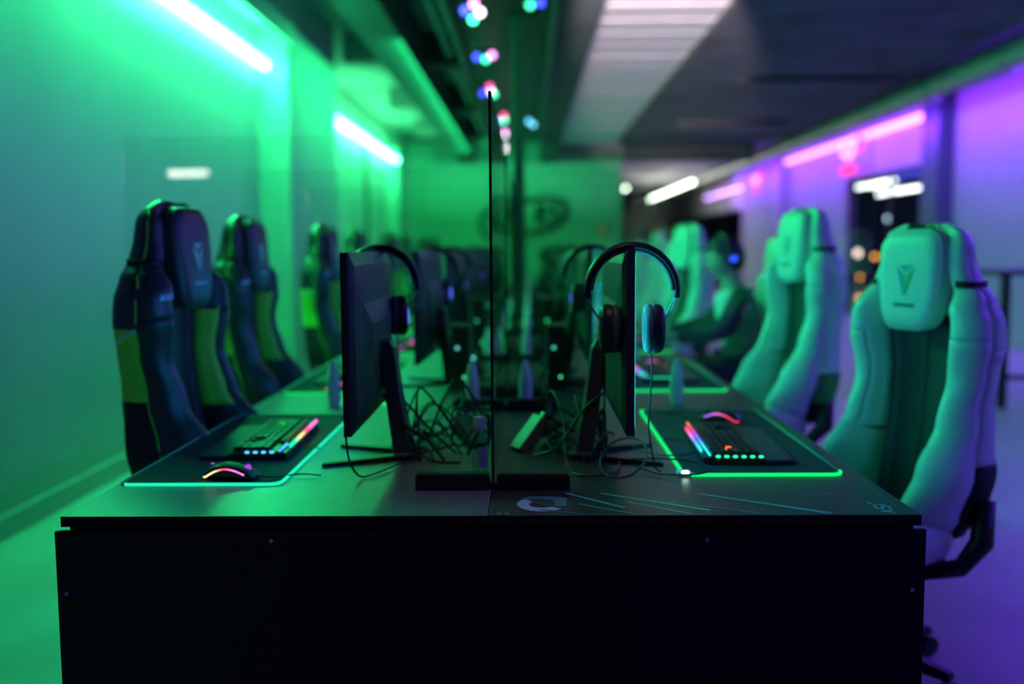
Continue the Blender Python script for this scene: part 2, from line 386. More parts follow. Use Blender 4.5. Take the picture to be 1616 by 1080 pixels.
bx(-.045, .045, -.04, .04, .02, 2.30).build('pole_shaft', mat('dark_pole', (.03, .045, .05), .4), sp, bevel=.006)
bx(-.08, .08, -.08, .08, 0, .02).build('base_plate', M_black, sp); bx(-.07, .07, -.07, .07, 2.27, 2.30).build('top_plate', M_black, sp)

# wall sign on the far wall: tilted rounded frame with bulky strokes
sg = thing('wall_sign', 'dark oval framed sign tilted upward on the far wall', 'sign', (-.12, 21.93, 1.95))
def tilt(x, z): return (x, 0, z + x * .16)
fr = []
for i in range(40):
    a = 2 * math.pi * i / 40; ca, sa = math.cos(a), math.sin(a)
    fr.append(tilt(.92 * math.copysign(abs(ca) ** .6, ca), .36 * math.copysign(abs(sa) ** .7, sa)))
MB().tube(fr, .055, 8, closed=True).build('sign_frame', M_beam, sg, smooth=True)
def stroke(x0, z0, x1, z1, w=.05):
    a = Vector(tilt(x0, z0)); b = Vector(tilt(x1, z1)); return MB().tube([a, b], w, 6)
for lst in ([(-.62, -.18, -.62, .18)], [(-.42, .18, -.42, -.16), (-.42, -.16, -.18, -.16)], [(.3, .2, .3, -.18), (.3, .2, .5, .12), (.5, .12, .3, 0), (.3, 0, .5, -.18)], [(.72, .18, .6, .08), (.6, .08, .74, -.06), (.74, -.06, .6, -.18)]):
    mb = MB()
    for l in lst: g = stroke(*l); mb.add(g.v, g.f)
    mb.build('sign_letter', M_beam, sg)

# neon reflections on the window side, built as glowing signs
NR = glow('red_neon', (1, .04, .10), 2.6); NP = glow('pink_neon', (1, .30, .75), 3.2)
def neon(label, y, z, sc, n):
    t = thing('neon_reflection', label, 'sign', (5.70, y, z))
    MB().tube([(0, -.42 * sc * math.cos(a), -.32 * sc * math.sin(a) + .1 * sc) for a in [math.pi * k / 12 for k in range(13)]], .06 * sc, 8).build('neon_arc', NP, t, smooth=True)
    for k in range(n): bx(-.02, .02, (-.55 + k * .3) * sc, (-.40 + k * .3) * sc, -.62 * sc, -.42 * sc).build('neon_letter', NR, t, bevel=.01)
    for k in range(2): bx(-.02, .02, (-.95 + k * .16) * sc, (-.85 + k * .16) * sc, (-.15) * sc, .2 * sc).build('neon_letter', NR, t, bevel=.01)
    bx(.03, .06, -.9 * sc, .8 * sc, -.5 * sc, -.46 * sc).build('mount_rail', M_wallr, t)
    for k in (-.7, .6): bx(.03, .25, k * sc, k * sc + .03, -.5 * sc, -.46 * sc).build('bracket', M_wallr, t)
neon('red and pink neon reflection, built as a sign on the header of the window bay', 18.1, 3.02, .75, 4)
neon('smaller red and pink neon reflection, built as a sign on the far purple pier', 25.4, 3.0, .62, 3)
lamp('far_room_fill', 'AREA', (3.9, 30, 2.75), 110, (1, .86, .80), (3.6, 28, 3.3), shape='RECTANGLE', size=1.2, size_y=9)  # area light added to lift the far ceiling boards
bls = thing('blue_light_bar', 'blue light bar under the canopy outside the right window', 'light', (8.02, 21, 2.78))
bx(-.025, .025, -2, 2, -.06, .06).build('light_bar', glow('blue_bar_glow', (.10, .12, 1), 1.6), bls, bevel=.01)
for y in (-1.5, 1.5): bx(-.008, .008, y, y + .016, .06, .52).build('hanger', M_black, bls)
# street lamps out in the night
for lab, x, y, z, c, r in (('orange street lamp in the night, right of the window mullion', 9.62, 28, .98, (1, .38, .06), .06), ('orange street lamp, upper of the pair left of the right window', 9.22, 28, .42, (1, .32, .05), .05), ('orange street lamp, lower of the pair left of the right window', 9.42, 28.6, -.2, (1, .36, .05), .05), ('pale pink street lamp in the night above the orange pair', 9.28, 28.4, 1.08, (1, .6, .5), .09), ('dim grey white street lamp highest in the right window', 9.95, 28, 2.03, (.35, .5, .52), .06)):
    zz = max(z, .12); k = (zz - 1.28) / (z - 1.28) if z < .12 else 1; x, y, z = x * k, y * k, zz
    t = thing('street_lamp', lab, 'street lamp', (x, y, 0))
    MB().ell((0, 0, z), r, r, r, 12, 8).build('lamp_globe', glow('lamp_%s' % lab.replace(' ', '_'), c, 9.0), t, smooth=True)
    MB().cyl((0, .1, 0), (0, .1, z), .02, n=6).build('lamp_post', M_black, t); MB().cyl((0, .1, z), (0, 0, z), .015, n=6).build('lamp_arm', M_black, t)

rl = thing('indicator_lamp', 'small dim red light on the right part of the far wall', 'light', (1.60, 21.97, 1.66))
bx(-.06, .06, -.02, .03, -.06, .06).build('lamp_box', M_plas, rl)
MB().ell((0, -.02, 0), .05, .02, .05, 12, 8).build('lamp_lens', glow('dim_red', (1, .12, .12), 1.2), rl, smooth=True)
# bar table and stools at right edge
bt = thing('bar_table', 'black high bar table standing at the right edge on the purple floor', 'table', (4.45, 8.2, 0))
bx(-.80, .8, -.4, .4, 1.04, 1.08).build('tabletop', M_black, bt, bevel=.004)
for x, y in ((-.72, -.33), (-.72, .33), (.72, -.33), (.72, .33)): bx(x - .03, x + .03, y - .03, y + .03, 0, 1.04).build('leg', M_black, bt)
bx(-.69, .69, -.35, -.31, .22, .26).build('foot_rail', M_black, bt)
def stool(x, y, rz, lab):
    t = thing('bar_stool', lab, 'stool', (x, y, 0), rz, 'bar stools at the high table')
    bx(-.19, .19, -.19, .19, .72, .78).build('seat', M_black, t, bevel=.015); bx(-.19, .19, .165, .195, .78, 1.04).build('backrest', M_black, t, bevel=.01)
    for a, b in ((-1, -1), (-1, 1), (1, -1), (1, 1)): MB().tube([(a * .16, b * .16, .72), (a * .21, b * .21, 0)], .016, 8).build('leg', M_black, t)
    MB().tube([(-.19, -.19, .25), (.19, -.19, .25), (.19, .19, .25), (-.19, .19, .25)], .010, 6, closed=True).build('foot_ring', M_black, t)
stool(3.70, 8.98, R(70), 'black bar stool half behind the white gaming chair at the right')
stool(4.15, 7.42, R(170), 'black bar stool in front of the high table at the right edge')

# ================================================================== DESKS
XL, XC, XR = -.943, -.085, .773
def desk(x0, x1, side, lab):
    t = thing('gaming_desk', lab, 'desk', ((x0 + x1) / 2, Y0 + PITCH / 2, 0), group='gaming desks in two back to back rows'); h = (x1 - x0) / 2; L = PITCH / 2
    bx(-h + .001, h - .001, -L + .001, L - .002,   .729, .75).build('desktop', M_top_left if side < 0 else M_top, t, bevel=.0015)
    bx(-h, h, -L, -L + .001, .7288, .7498).build('edge_band', M_panel, t)
    s = side
    for y in (-L + .10, L - .12): bx(s * (h - .09) - .03, s * (h - .09) + .03, y, y + .05, 0, .728).build('leg', M_black, t)
    for y in (-L + .10, L - .12): bx(-s * (h - .05) - .02, -s * (h - .05) + .02, y, y + .05, 0, .728).build('leg', M_black, t)
    bx(-h + .004, h - .004, -L + .03, -L + .05, .66, .7285).build('apron', M_black, t)
    bx(-h + .1, h - .1, -.02, .02, .68, .728).build('crossbar', M_black, t)
    return t
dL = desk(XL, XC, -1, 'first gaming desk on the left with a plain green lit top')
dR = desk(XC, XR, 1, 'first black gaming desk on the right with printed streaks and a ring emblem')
ORD = ['first', 'second', 'third', 'fourth', 'fifth', 'sixth', 'seventh', 'eighth']
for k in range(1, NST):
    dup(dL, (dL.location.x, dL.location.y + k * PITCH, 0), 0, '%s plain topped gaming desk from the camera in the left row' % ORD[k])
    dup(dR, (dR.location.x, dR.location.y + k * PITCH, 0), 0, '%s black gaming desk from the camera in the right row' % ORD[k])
# printed artwork on the first right desk (parts of that desk, in its local frame)
ox, oy = dR.location.x, dR.location.y
def art(poly, m, name, z=.7502, h=.0004, label=None):
    o = MB().prism([(x - ox, y - oy) for x, y in poly], z, z + h).build(name, m, dR)
    if label: o['label'] = label
    return o
def band(x0, y0, x1, y1, w0, w1=None):
    w1 = w0 if w1 is None else w1; d = Vector((x1 - x0, y1 - y0)).normalized(); n = Vector((-d.y, d.x))
    return [(x0 + n.x * w0, y0 + n.y * w0), (x0 - n.x * w0, y0 - n.y * w0), (x1 - n.x * w1, y1 - n.y * w1), (x1 + n.x * w1, y1 + n.y * w1)]
cx, cy = .024, 2.028
def arc(a0, a1, ro, ri, n=22):
    P = [(cx + ro * math.cos(R(a0 + (a1 - a0) * i / n)), cy + ro * 1.12 * math.sin(R(a0 + (a1 - a0) * i / n))) for i in range(n + 1)]
    Q = [(cx + ri * math.cos(R(a0 + (a1 - a0) * i / n)), cy + ri * 1.0 * math.sin(R(a0 + (a1 - a0) * i / n)) - .002) for i in range(n + 1)]
    return P + Q[::-1]
def art_strip(outer, inner, m, name, lab):
    vs = [(x - ox, y - oy, .7506) for x, y in outer] + [(x - ox, y - oy, .7506) for x, y in inner]; n = len(outer)
    mb = MB(); mb.add(vs, [(i, i + 1, n + i + 1, n + i) for i in range(n - 1)]); o = mb.build(name, m, dR); o['label'] = lab
A = arc(130, 318, .052, .027); n_ = len(A) // 2
art_strip(A[:n_], A[n_:][::-1], M_print, 'printed_ring', 'pale mint lower half of the ring emblem')
art([(-.005, 2.092), (.058, 2.090), (.076, 2.078), (.074, 2.010), (.052, 2.010), (.050, 2.055), (.040, 2.066), (-.018, 2.072)], M_print3, 'printed_ring', label='dim teal angular half of the emblem')
art(band(-.059, 2.107, .098, 1.964, .0012), M_print4, 'printed_line')
for x in (-.068, -.052): art([(x, 1.952), (x + .009, 1.952), (x + .009, 1.957), (x, 1.957)], M_print, 'printed_dash')
art(band(.078, 2.12, .193, 1.997, .0045), M_print2, 'printed_streak')
art(band(.151, 2.119, .363, 1.976, .003, .0055), M_print2, 'printed_streak')
art(band(.20, 2.045, .319, 1.950, .0045), M_print3, 'printed_streak')
art(band(.10, 2.03, .20, 1.955, .004), M_print3, 'printed_streak')
art(band(.36, 2.115, .60, 1.950, .004, .009), M_print2, 'printed_streak')
art(band(.26, 2.06, .46, 1.95, .0035), M_print3, 'printed_streak')
art(band(.02, 1.985, .11, 1.95, .003), M_print3, 'printed_streak')
for k in range(12):
    art([(.58 + k * .0065, 2.104), (.5845 + k * .0065, 2.104), (.5845 + k * .0065, 2.109), (.58 + k * .0065, 2.109)], M_print4, 'printed_dash')
# lettering A S r, read from the seat: up = -X, reading direction = +Y
def glyph(segs, y0, lab):
    mb = MB(); hgt, wd = .026, .020
    for (u0, v0, u1, v1) in segs:
        a = (.729 - v0 * hgt, y0 + u0 * wd + v0 * .004); b = (.729 - v1 * hgt, y0 + u1 * wd + v1 * .004)
        mb.prism([(x - ox, y - oy) for x, y in band(*a, *b, .0018)], .7502, .7506)
    o = mb.build('printed_letter', M_print, dR); o['label'] = lab
glyph([(0, 0, .5, 1), (.5, 1, 1, 0), (.25, .4, .75, .4)], 1.955, 'letter A')
glyph([(0, 0, 1, 0), (1, 0, 1, .5), (1, .5, 0, .5), (0, .5, 0, 1), (0, 1, 1, 1)], 1.984, 'letter S')
glyph([(.1, 0, .1, 1), (.1, 1, 1, 1.15)], 2.014, 'letter r, cut off')
for y in (2.05,): art(band(.748, 1.965, .748, 2.20, .0006), M_print4, 'printed_line')

# end panel with screws
ep = thing('desk_end_panel', 'wide black end panel closing the near end of the desks', 'panel', (XC, 1.93, 0))
bx(-.864, .862, -.006, .006, .004, .724).build('panel_board', M_panel, ep, bevel=.001)
for x, z in ((-.516, .704), (.348, .705), (-.931, .596), (.753, .603)):
    t_ = MB().cyl((x - XC, -.0055, z), (x - XC, -.0082, z), .0042, .0036, n=16).build('screw', mat('screw_head', (.85, .85, .87), .45, 0.), ep, smooth='auto')
    MB().cyl((x - XC, -.0083, z), (x - XC, -.0086, z), .0017, n=6).build('screw_socket', M_black, t_)

# ------------------------------------------------------------------ glass screens
def centre_screen(k, lab):
    t = thing('glass_screen', lab, 'glass screen', (-.082, 2.15 + k * PITCH, .751), group='glass screens between the two rows')
    bx(-.003, .003, .003, 1.12, .012, .862).build('glass_pane', M_glass, t)
    bx(-.0031, .0031, 0, .003, .012, .862).build('glass_edge', M_gedge, t)
    for y in (.0, 1.08):
        f = bx(-.172, -.008, y - .005, y + .035, 0, .036).build('clamp_foot', M_black, t, bevel=.008)
        f = bx(.008, .170, y - .005, y + .035, 0, .036).build('clamp_foot', M_black, t, bevel=.008)
        bx(-.012, .012, y + .004, y + .03, 0, .014).build('clamp_bridge', M_black, t)
    return t
c0 = centre_screen(0, 'nearest upright glass screen seen edge on along the desk middle')
for k in range(1, NST): dup(c0, (-.082, 2.15 + k * PITCH, .751), 0, '%s lengthwise glass screen from the camera along the desk middle' % ORD[k])
def bracket(t, x, s):
    r = [(.018, .022), (.024, .024), (.022, .022), (.014, .016), (.004, .006)]; z = [0, .03, .08, .13, .155]
    rings = [[(x + a * math.cos(q), b * math.sin(q), zz) for q in [2 * math.pi * j / 14 for j in range(14)]] for (a, b), zz in zip(r, z)]
    MB().loft(rings).build('bracket', M_white, t, smooth='auto')
def cross_screen(k, lab):
    t = thing('cross_glass_screen', lab, 'glass screen', (-.105, 3.335 + k * PITCH, .751), group='glass screens across the desks')
    bx(-1.245, 1.245, -.003, .003, .004, .905).build('glass_pane', M_glass, t)
    for x in (-.56, .60, -.09, .09): bracket(t, x, 1)
    return t
x0 = cross_screen(0, 'nearest wide glass screen standing across both desks')
for k in range(1, NST): dup(x0, (-.105, 3.335 + k * PITCH, .751), 0, '%s wide glass screen across both desks from the camera' % ORD[k])

# ------------------------------------------------------------------ desk mats with glowing rim
def rrect(hx, hy, r, n=6):
    P = []
    for sx, sy, a0 in ((1, 1, 0), (-1, 1, 90), (-1, -1, 180), (1, -1, 270)):
        for i in range(n + 1):
            a = R(a0 + 90 * i / n); P.append((sx * (hx - r) + r * math.cos(a), sy * (hy - r) + r * math.sin(a)))
    return P
def mouse_mat(lab, x, y, rimm, side):
    t = thing('mouse_mat', lab, 'mouse mat', (x, y, .7505), group='long glowing rim mats on the desks')
    MB().prism(rrect(.182, .455, .025), 0, .004).build('cloth_pad', M_cloth, t)
    pr = rrect(.184, .457, .027)
    P = [(a, b, .004 + .0015 * math.sin(b * 31 + a * 40)) for a, b in pr]; rl = .0048 if side > 0 else .0040
    ins = P[14:] if side > 0 else P[14:] + P[:1]     # near edge and the side by the monitors glow, the seat side is dim
    # rrect order: far outer(+x,+y), far (-x,+y), near (-x,-y), near (+x,-y)
    lit = [p for p in P[10:]] if side > 0 else P[18:] + P[:4]
    dim = P[:11] if side > 0 else P[3:19]
    if side > 0: dim = P[-1:] + dim
    MB().tube(lit, rl, 8).build('glowing_rim', rimm, t, smooth=True)
    MB().tube(dim, .0040, 8).build('dim_rim', mat('dim_rim_tube', (.10, .32, .22), .35), t, smooth=True)['label'] = 'unlit looking rim on the seat side'
    if side > 0: bx(-side * .184 - .016, -side * .184 + .016, -.466, -.432, 0, .011).build('light_controller', M_white, t, bevel=.003)
    if side > 0: MB().ell((-.182, -.462, .010), .010, .007, .004, 10, 6).build('controller_light', glow('mat_white_led', (.6, 1, .75), 9), t, smooth=True)
    return t
RIM_L = glow('rim_turquoise', (.01, .85, .45), 1.15); RIM_R = glow('rim_green', (.005, .85, .18), 1.15)
mL = mouse_mat('black mat with turquoise glowing rim, nearest on the left desk', -.748, 2.655, RIM_L, -1)
mR = mouse_mat('black mat with green glowing rim, nearest on the right desk', .541, 2.735, RIM_R, 1)
RIM_F = glow('rim_far_green', (.005, .8, .12), 1.1)
mL2 = None
for k in range(1, NST):
    o = dup(mL, (-.735, 2.66 + .03 + k * PITCH, .7505), 0, '%s glowing rim mat from the camera in the left row' % ORD[k])
    o2 = dup(mR, (.545, 2.715 + k * PITCH, .7505), 0, '%s glowing rim mat from the camera in the right row' % ORD[k])
    for q in (o, o2):
        for c in [c for c in C.objects if c.parent == q and c.name.startswith('glowing_rim')]:
            if k == 1 and q is o:
                c.data = c.data.copy(); c.data.materials.clear(); c.data.materials.append(RIM_F); fm = c.data
            elif q is o: c.data = fm

# ------------------------------------------------------------------ keyboards
U = .0187
ROWS = [[(1, 1), (0, 1), (1, 4), (0, .5), (1, 4), (0, .5), (1, 4), (0, .25), (1, 3)],
        [(1, 13), (2, 1), (0, .25), (1, 3), (0, .25), (1, 4)],
        [(1.5, 1), (1, 12), (1.5, 1), (0, .25), (1, 3), (0, .25), (1, 4)],
        [(1.75, 1), (1, 11), (2.25, 1), (0, 3.5), (1, 4)],
        [(2.25, 1), (1, 10), (2.75, 1), (0, 1.25), (1, 1), (0, 1.25), (1, 4)],
        [(1.25, 3), (6.25, 1), (1.25, 4), (0, .25), (1, 3), (0, .25), (2, 1), (1, 2)]]
def key_boxes():
    out = []; 
    for r, row in enumerate(ROWS):
        u = 0; y = .042 - r * U - (.006 if r else 0)
        for wd, n in row:
            if wd == 0: u += n; continue
            for _ in range(int(n)): out.append(((u + wd / 2) * U - .211, y, wd * U - .003)); u += wd
    return out
def keyboard(lab, ramp1, ramp2, lit, litm, endcol, near, single, s1, s2):
    t = thing('keyboard', lab, 'keyboard', group='lit gaming keyboards')
    bx(-.225, .225, -.072, .072, 0, .018).build('case', M_plas, t, bevel=.004)
    bx(-.218, .218, -.066, .060, .018, .021).build('top_plate', M_black, t)
    MB().prism([(-.225, -.078), (.225, -.078), (.215, -.150), (-.215, -.150)], 0, .012).build('wrist_rest', mat('wrist_rest_pad', (.03, .035, .05), .5), t, bevel=.004)
    kb = key_boxes()
    if single:
        cache = {}
        for i, (x, y, w_) in enumerate(kb):
            key = round(w_, 4)
            if key not in cache:
                h = w_ / 2; m = MB(); d = .0075
                m.loft([[(-h, -d, 0), (h, -d, 0), (h, d, 0), (-h, d, 0)], [(-h + .002, -d + .002, .009), (h - .002, -d + .002, .009), (h - .002, d - .001, .009), (-h + .002, d - .001, .009)]])
                o = m.build('keycap', M_plas, t); cache[key] = o
            else: o = cache[key].copy(); C.objects.link(o)
            o.location = (x, y, .022)
            if i in lit:
                o.data = o.data.copy(); o.data.materials.clear(); o.data.materials.append(litm); o['label'] = 'glowing keycap'
    else:
        m = MB()
        for x, y, w_ in kb: m.box(x - w_ / 2, x + w_ / 2, y - .0075, y + .0075, .022, .031)
        m.build('keycaps', M_plas, t)
    bx(s1[0], s1[1], .064, .070, .018, .026).build('light_bar', ramp1, t, bevel=.002)
    bx(s2[0], s2[1], .052, .057, .021, .026).build('light_bar', ramp2, t, bevel=.002)
    for k in range(6 if near < 0 else 4):
        y = .035 - k * .0205; MB().ell((near * .226, y, .021), .004, .0065, .0035, 10, 6).build('edge_light', endcol, t, smooth=True)
    MB().tube([(near * -.0 + .05, .072, .012), (.06, .10, .006), (.10, .13, .004)], .0022, 6).build('cable', M_rub, t)
    return t
c_cy, c_bl, c_vi, c_pk, c_rd, c_or, c_ye, c_gn = (.02, .75, .75), (.10, .25, 1), (.40, .12, 1), (1, .18, .75), (1, .05, .12), (1, .30, .05), (1, .75, .30), (0, .85, .35)
rR1 = glow_ramp('bar_ramp_r1', [(0, c_cy), (.35, c_bl), (.65, c_pk), (1, c_rd)], 1.5, -.15, .15)
rR2 = glow_ramp('bar_ramp_r2', [(0, c_cy), (.25, c_cy), (.45, c_bl), (.6, c_vi), (.8, c_rd), (1, c_or)], 1.5, -.22, .22)
rL1 = glow_ramp('bar_ramp_l1', [(0, c_pk), (.25, c_pk), (.38, c_rd), (.55, c_ye), (.78, c_gn), (1, c_cy)], 1.6, -.22, .20)
rL2 = glow_ramp('bar_ramp_l2', [(0, c_cy), (1, c_bl)], 1.6, .10, .22)
kR = keyboard('keyboard with rainbow light bars on the nearest right mat', rR1, rR2, {39}, glow('orange_key', (1, .18, .03), 1.6), glow('edge_green', (.02, .9, .4), 1.8), -1, True, (-.16, .15), (-.225, .225))
kL = keyboard('keyboard with rainbow light bars on the nearest left mat', rL1, rL2, {60}, glow('green_key', (.02, .9, .12), .9), glow('edge_cyan', (.08, .55, 1), 1.6), 1, True, (-.225, .155), (.13, .225))
kR.location = (.497, 2.60, .755); kR.rotation_euler = (0, 0, R(88)); kL.location = (-.690, 2.67, .755); kL.rotation_euler = (0, 0, R(-88))
kF = keyboard('', rR1, rR2, {}, None, glow('edge_green', (.02, .9, .4), 1.8), -1, False, (-.16, .15), (-.225, .225))
first = True
for k in range(1, NST):
    for sd, x, a in (('left', -.70, -90), ('right', .505, 90)):
        loc = (x, 2.68 + k * PITCH, .755); lab = '%s lit keyboard from the camera in the %s row' % (ORD[k], sd)
        if first: kF.location = loc; kF.rotation_euler = (0, 0, R(a)); kF['label'] = lab; first = False; index(kF)
        else: dup(kF, loc, R(a + random.uniform(-3, 3)), lab)

# ------------------------------------------------------------------ mice: front towards +Y
def mouse(lab, loc, rz, ramp, side, dotm):
    t = thing('computer_mouse', lab, 'mouse', loc, rz, 'lit computer mice')
    rings = []
    prof = [(-.062, .012, .008), (-.057, .024, .020), (-.042, .031, .033), (-.02, .032, .039), (.005, .029, .037), (.03, .028, .029), (.05, .028, .021), (.060, .024, .013), (.063, .016, .008)]
    for y, hw, h in prof:
        rings.append([(hw * math.copysign(abs(math.cos(a)) ** .7, math.cos(a)), y, max(0, h / 2 + h / 2 * math.copysign(abs(math.sin(a)) ** .8, math.sin(a)))) for a in [2 * math.pi * j / 20 for j in range(20)]])
    MB().loft(rings).build('mouse_body', M_plas, t, smooth='auto', sub=1)
    MB().cyl((-.003, .040, .026), (.003, .040, .026), .008, n=14).build('scroll_wheel', dotm, t, smooth='auto')
    pts = [(side * (hw + .0005), y, z) for y, hw, z in ((-.060, .016, .006), (-.052, .027, .008), (-.04, .031, .015), (-.022, .0325, .024), (-.002, .031, .028), (.02, .029, .024), (.042, .0285, .015))]
    MB().tube(smooth_path(pts, 5), .0021, 6).build('side_light', ramp, t, smooth=True)
    MB().ell((0, -.045, .034), .0035, .005, .002, 10, 6).build('logo_light', dotm, t, smooth=True)
    MB().tube(smooth_path([(0, .062, .008), (side * -.01, .10, .004), (side * -.05, .15, .003), (side * -.04, .20, .003)], 5), .0018, 6).build('cable', M_rub, t, smooth=True)
    return t
mrL = glow_ramp('mouse_ramp_l', [(0, c_ye), (.3, c_ye), (.5, c_rd), (.75, c_pk), (1, c_pk)], 1.7, -.06, .045, 1)
mrR = glow_ramp('mouse_ramp_r', [(0, c_rd), (.3, c_rd), (.6, c_pk), (.85, c_vi), (1, c_bl)], 1.5, -.06, .045, 1)
vio = glow('violet_dot', (.45, .1, .9), .8)
msL = mouse('mouse with yellow to pink side light on the nearest left mat', (-.690, 2.25, .755), R(-97), mrL, 1, vio)
msR = mouse('mouse with blue to red side light at the far end of the nearest right mat', (.575, 2.98, .755), R(62), mrR, -1, mat('black_wheel', (.02, .02, .02), .5))
for k in range(1, NST):
    dup(msL, (-.70 + random.uniform(-.03, .03), 2.30 + k * PITCH, .755), R(-92), '%s lit mouse from the camera in the left row' % ORD[k])
    dup(msR, (.57 + random.uniform(-.03, .03), 3.0 + k * PITCH, .755), R(85), '%s lit mouse from the camera in the right row' % ORD[k])

# ------------------------------------------------------------------ monitors, screen towards -Y
def screen_mat(name, c1, c2, s):
    m = bpy.data.materials.new(name); m.use_nodes = True; nt = m.node_tree; nt.nodes.clear()
    tc = nt.nodes.new('ShaderNodeTexCoord'); n = nt.nodes.new('ShaderNodeTexNoise'); n.inputs['Scale'].default_value = 5; r = nt.nodes.new('ShaderNodeValToRGB')
    r.color_ramp.elements[0].position = .35; r.color_ramp.elements[1].position = .65; r.color_ramp.elements[0].color = (*c1, 1); r.color_ramp.elements[1].color = (*c2, 1)
    e = nt.nodes.new('ShaderNodeEmission'); e.inputs[1].default_value = s; o = nt.nodes.new('ShaderNodeOutputMaterial')
    nt.links.new(tc.outputs['Object'], n.inputs[0]); nt.links.new(n.outputs[0], r.inputs[0]); nt.links.new(r.outputs[0], e.inputs[0]); nt.links.new(e.outputs[0], o.inputs[0]); return m
SCR_L = screen_mat('blue_screen_image', (.004, .10, .30), (.008, .22, .50), 5.5)
SCR_R = screen_mat('cyan_screen_image', (.01, .30, .40), (.02, .50, .60), 7.0)
def monitor(lab, scr):
    t = thing('monitor', lab, 'monitor', group='monitors standing back to back')
    W, B, T = .312, .108, .523
    rings = []
    for y, ins in ((0, .001), (.010, .0), (.014, .004)):
        rings.append([(-W + ins, y, B + ins), (W - ins, y, B + ins), (W - ins, y, T - ins), (-W + ins, y, T - ins)])
    rings += [[(-W * .93, .022, B + .03), (W * .93, .022, B + .03), (W * .93, .022, T - .03), (-W * .93, .022, T - .03)], [(-W * .70, .028, B + .05), (W * .70, .028, B + .05), (W * .70, .028, T - .12), (-W * .70, .028, T - .12)], [(-W * .5, .042, B + .07), (W * .5, .042, B + .07), (W * .5, .042, T - .17), (-W * .5, .042, T - .17)]]
    MB().loft(rings).build('back_cover', M_back, t, bevel=.001)
    bx(-W + .001, W - .001, -.006, 0, B, T - .001).build('bezel', M_plas, t, bevel=.001)
    bx(-W + .007, W - .007, -.0068, -.006, B + .02, T - .008).build('screen', scr, t)
    MB().loft([[(-w_, y - d, z), (w_, y - d, z), (w_ * .8, y + d, z), (-w_ * .8, y + d, z)] for z, y, w_, d in ((.30, .048, .035, .012), (.28, .056, .040, .016), (.15, .070, .050, .018), (.02, .092, .064, .022), (.012, .10, .07, .03))]).build('stand_neck', mat('stand_plastic', (.04, .045, .05), .45), t, bevel=.004)
    for s in (-1, 1): MB().loft([[(s * .02 - .014, .125, 0), (s * .02 + .014, .125, 0), (s * .02 + .014, .125, .014), (s * .02 - .014, .125, .014)], [(s * .12 - .010, -.095, 0), (s * .12 + .010, -.095, 0), (s * .12 + .010, -.095, .008), (s * .12 - .010, -.095, .008)]]).build('stand_foot', M_black, t)
    MB().tube(smooth_path([(.05, .045, .17), (.06, .09, .10), (.03, .15, .05), (.08, .20, .004)], 6), .004, 6).build('power_lead', M_rub, t, smooth=True)
    MB().tube(smooth_path([(-.06, .045, .17), (-.05, .10, .12), (-.09, .16, .04), (-.02, .22, .004)], 6), .0035, 6).build('video_lead', M_rub, t, smooth=True)
    MB().ell((-W + .02, -.004, B + .002), .004, .003, .002, 8, 5).build('power_light', glow('blue_led', (.05, .08, 1), 5), t)
    return t
monL = monitor('black monitor seen from behind, nearest on the left desk', SCR_L); monL.location = (-.413, 2.512, .751); monL.rotation_euler = (0, 0, R(-90))
monR = monitor('black monitor with headphones hooked over it, nearest on the right desk', SCR_R); monR.location = (.228, 2.512, .751); monR.rotation_euler = (0, 0, R(90))
for k in range(1, NST):
    dup(monL, (-.40, 2.512 + k * PITCH, .751), R(-90 - random.uniform(0, 4)), '%s monitor from the camera in the left row, seen from behind' % ORD[k])
    dup(monR, (.225, 2.512 + k * PITCH, .751), R(90 + random.uniform(0, 4)), '%s monitor from the camera in the right row, seen from behind' % ORD[k])

# ------------------------------------------------------------------ headphones: band in the XZ plane, origin at the top inside of the band
def headphones(lab, led):
    t = thing('headphones', lab, 'headphones', group='headphones hooked over monitors')
    rr = .101
    pts = [(rr * math.sin(a), 0, -rr + rr * 1.02 * math.cos(a)) for a in [R(-98 + 196 * i / 28) for i in range(29)]]
    MB().tube(pts, [.013 + .006 * math.sin(math.pi * i / 28) ** .5 for i in range(29)], 12, flat=.52).build('headband', M_plas, t, smooth=True)
    pts = [((rr - .009) * math.sin(a), 0, -rr + (rr - .009) * 1.02 * math.cos(a)) for a in [R(-88 + 176 * i / 24) for i in range(25)]]
    MB().tube(pts, .013, 8, flat=.40).build('band_cushion', mat('band_cushion_cloth', (.10, .13, .14), .6), t, smooth=True)
    for s in (-1, 1):
        xe = s * .050
        for d in (-.018, .018):
            MB().tube(smooth_path([(s * rr * .985, d * .4, -.11), (s * .088, d, -.14), (s * .074, d, -.165), (xe + s * .018, d * 1.3, -.18)], 5), .0016, 6).build('yoke_wire', M_chrome, t, smooth=True)
        hs = []
        for off, ry, rz in ((.0, .034, .050), (.004, .040, .056), (.018, .040, .056), (.026, .034, .050), (.030, .022, .036)):
            hs.append([(xe + s * (off - .006), ry * math.cos(q), -.185 + rz * math.sin(q)) for q in [2 * math.pi * j / 24 for j in range(24)]])
        cup = MB().loft(hs).build('ear_cup', M_plas, t, smooth='auto')
        MB().tube([(xe - s * .012, .030 * math.cos(q), -.185 + .045 * math.sin(q)) for q in [2 * math.pi * j / 24 for j in range(24)]], .0115, 8, closed=True).build('ear_cushion', mat('cushion_leather', (.09, .11, .12), .4), t, smooth=True)
        if led: MB().tube([(xe + s * .0245, .015 * math.cos(q), -.185 + .022 * math.sin(q)) for q in [2 * math.pi * j / 16 for j in range(16)]], .002, 6, closed=True).build('cup_light', led, cup, smooth=True)
    MB().tube(smooth_path([(.044, 0, -.24), (.046, .002, -.30), (.040, .01, -.40), (.055, .02, -.50), (.075, .05, -.527)], 6), .0022, 6).build('cable', M_rub, t, smooth=True)
    return t
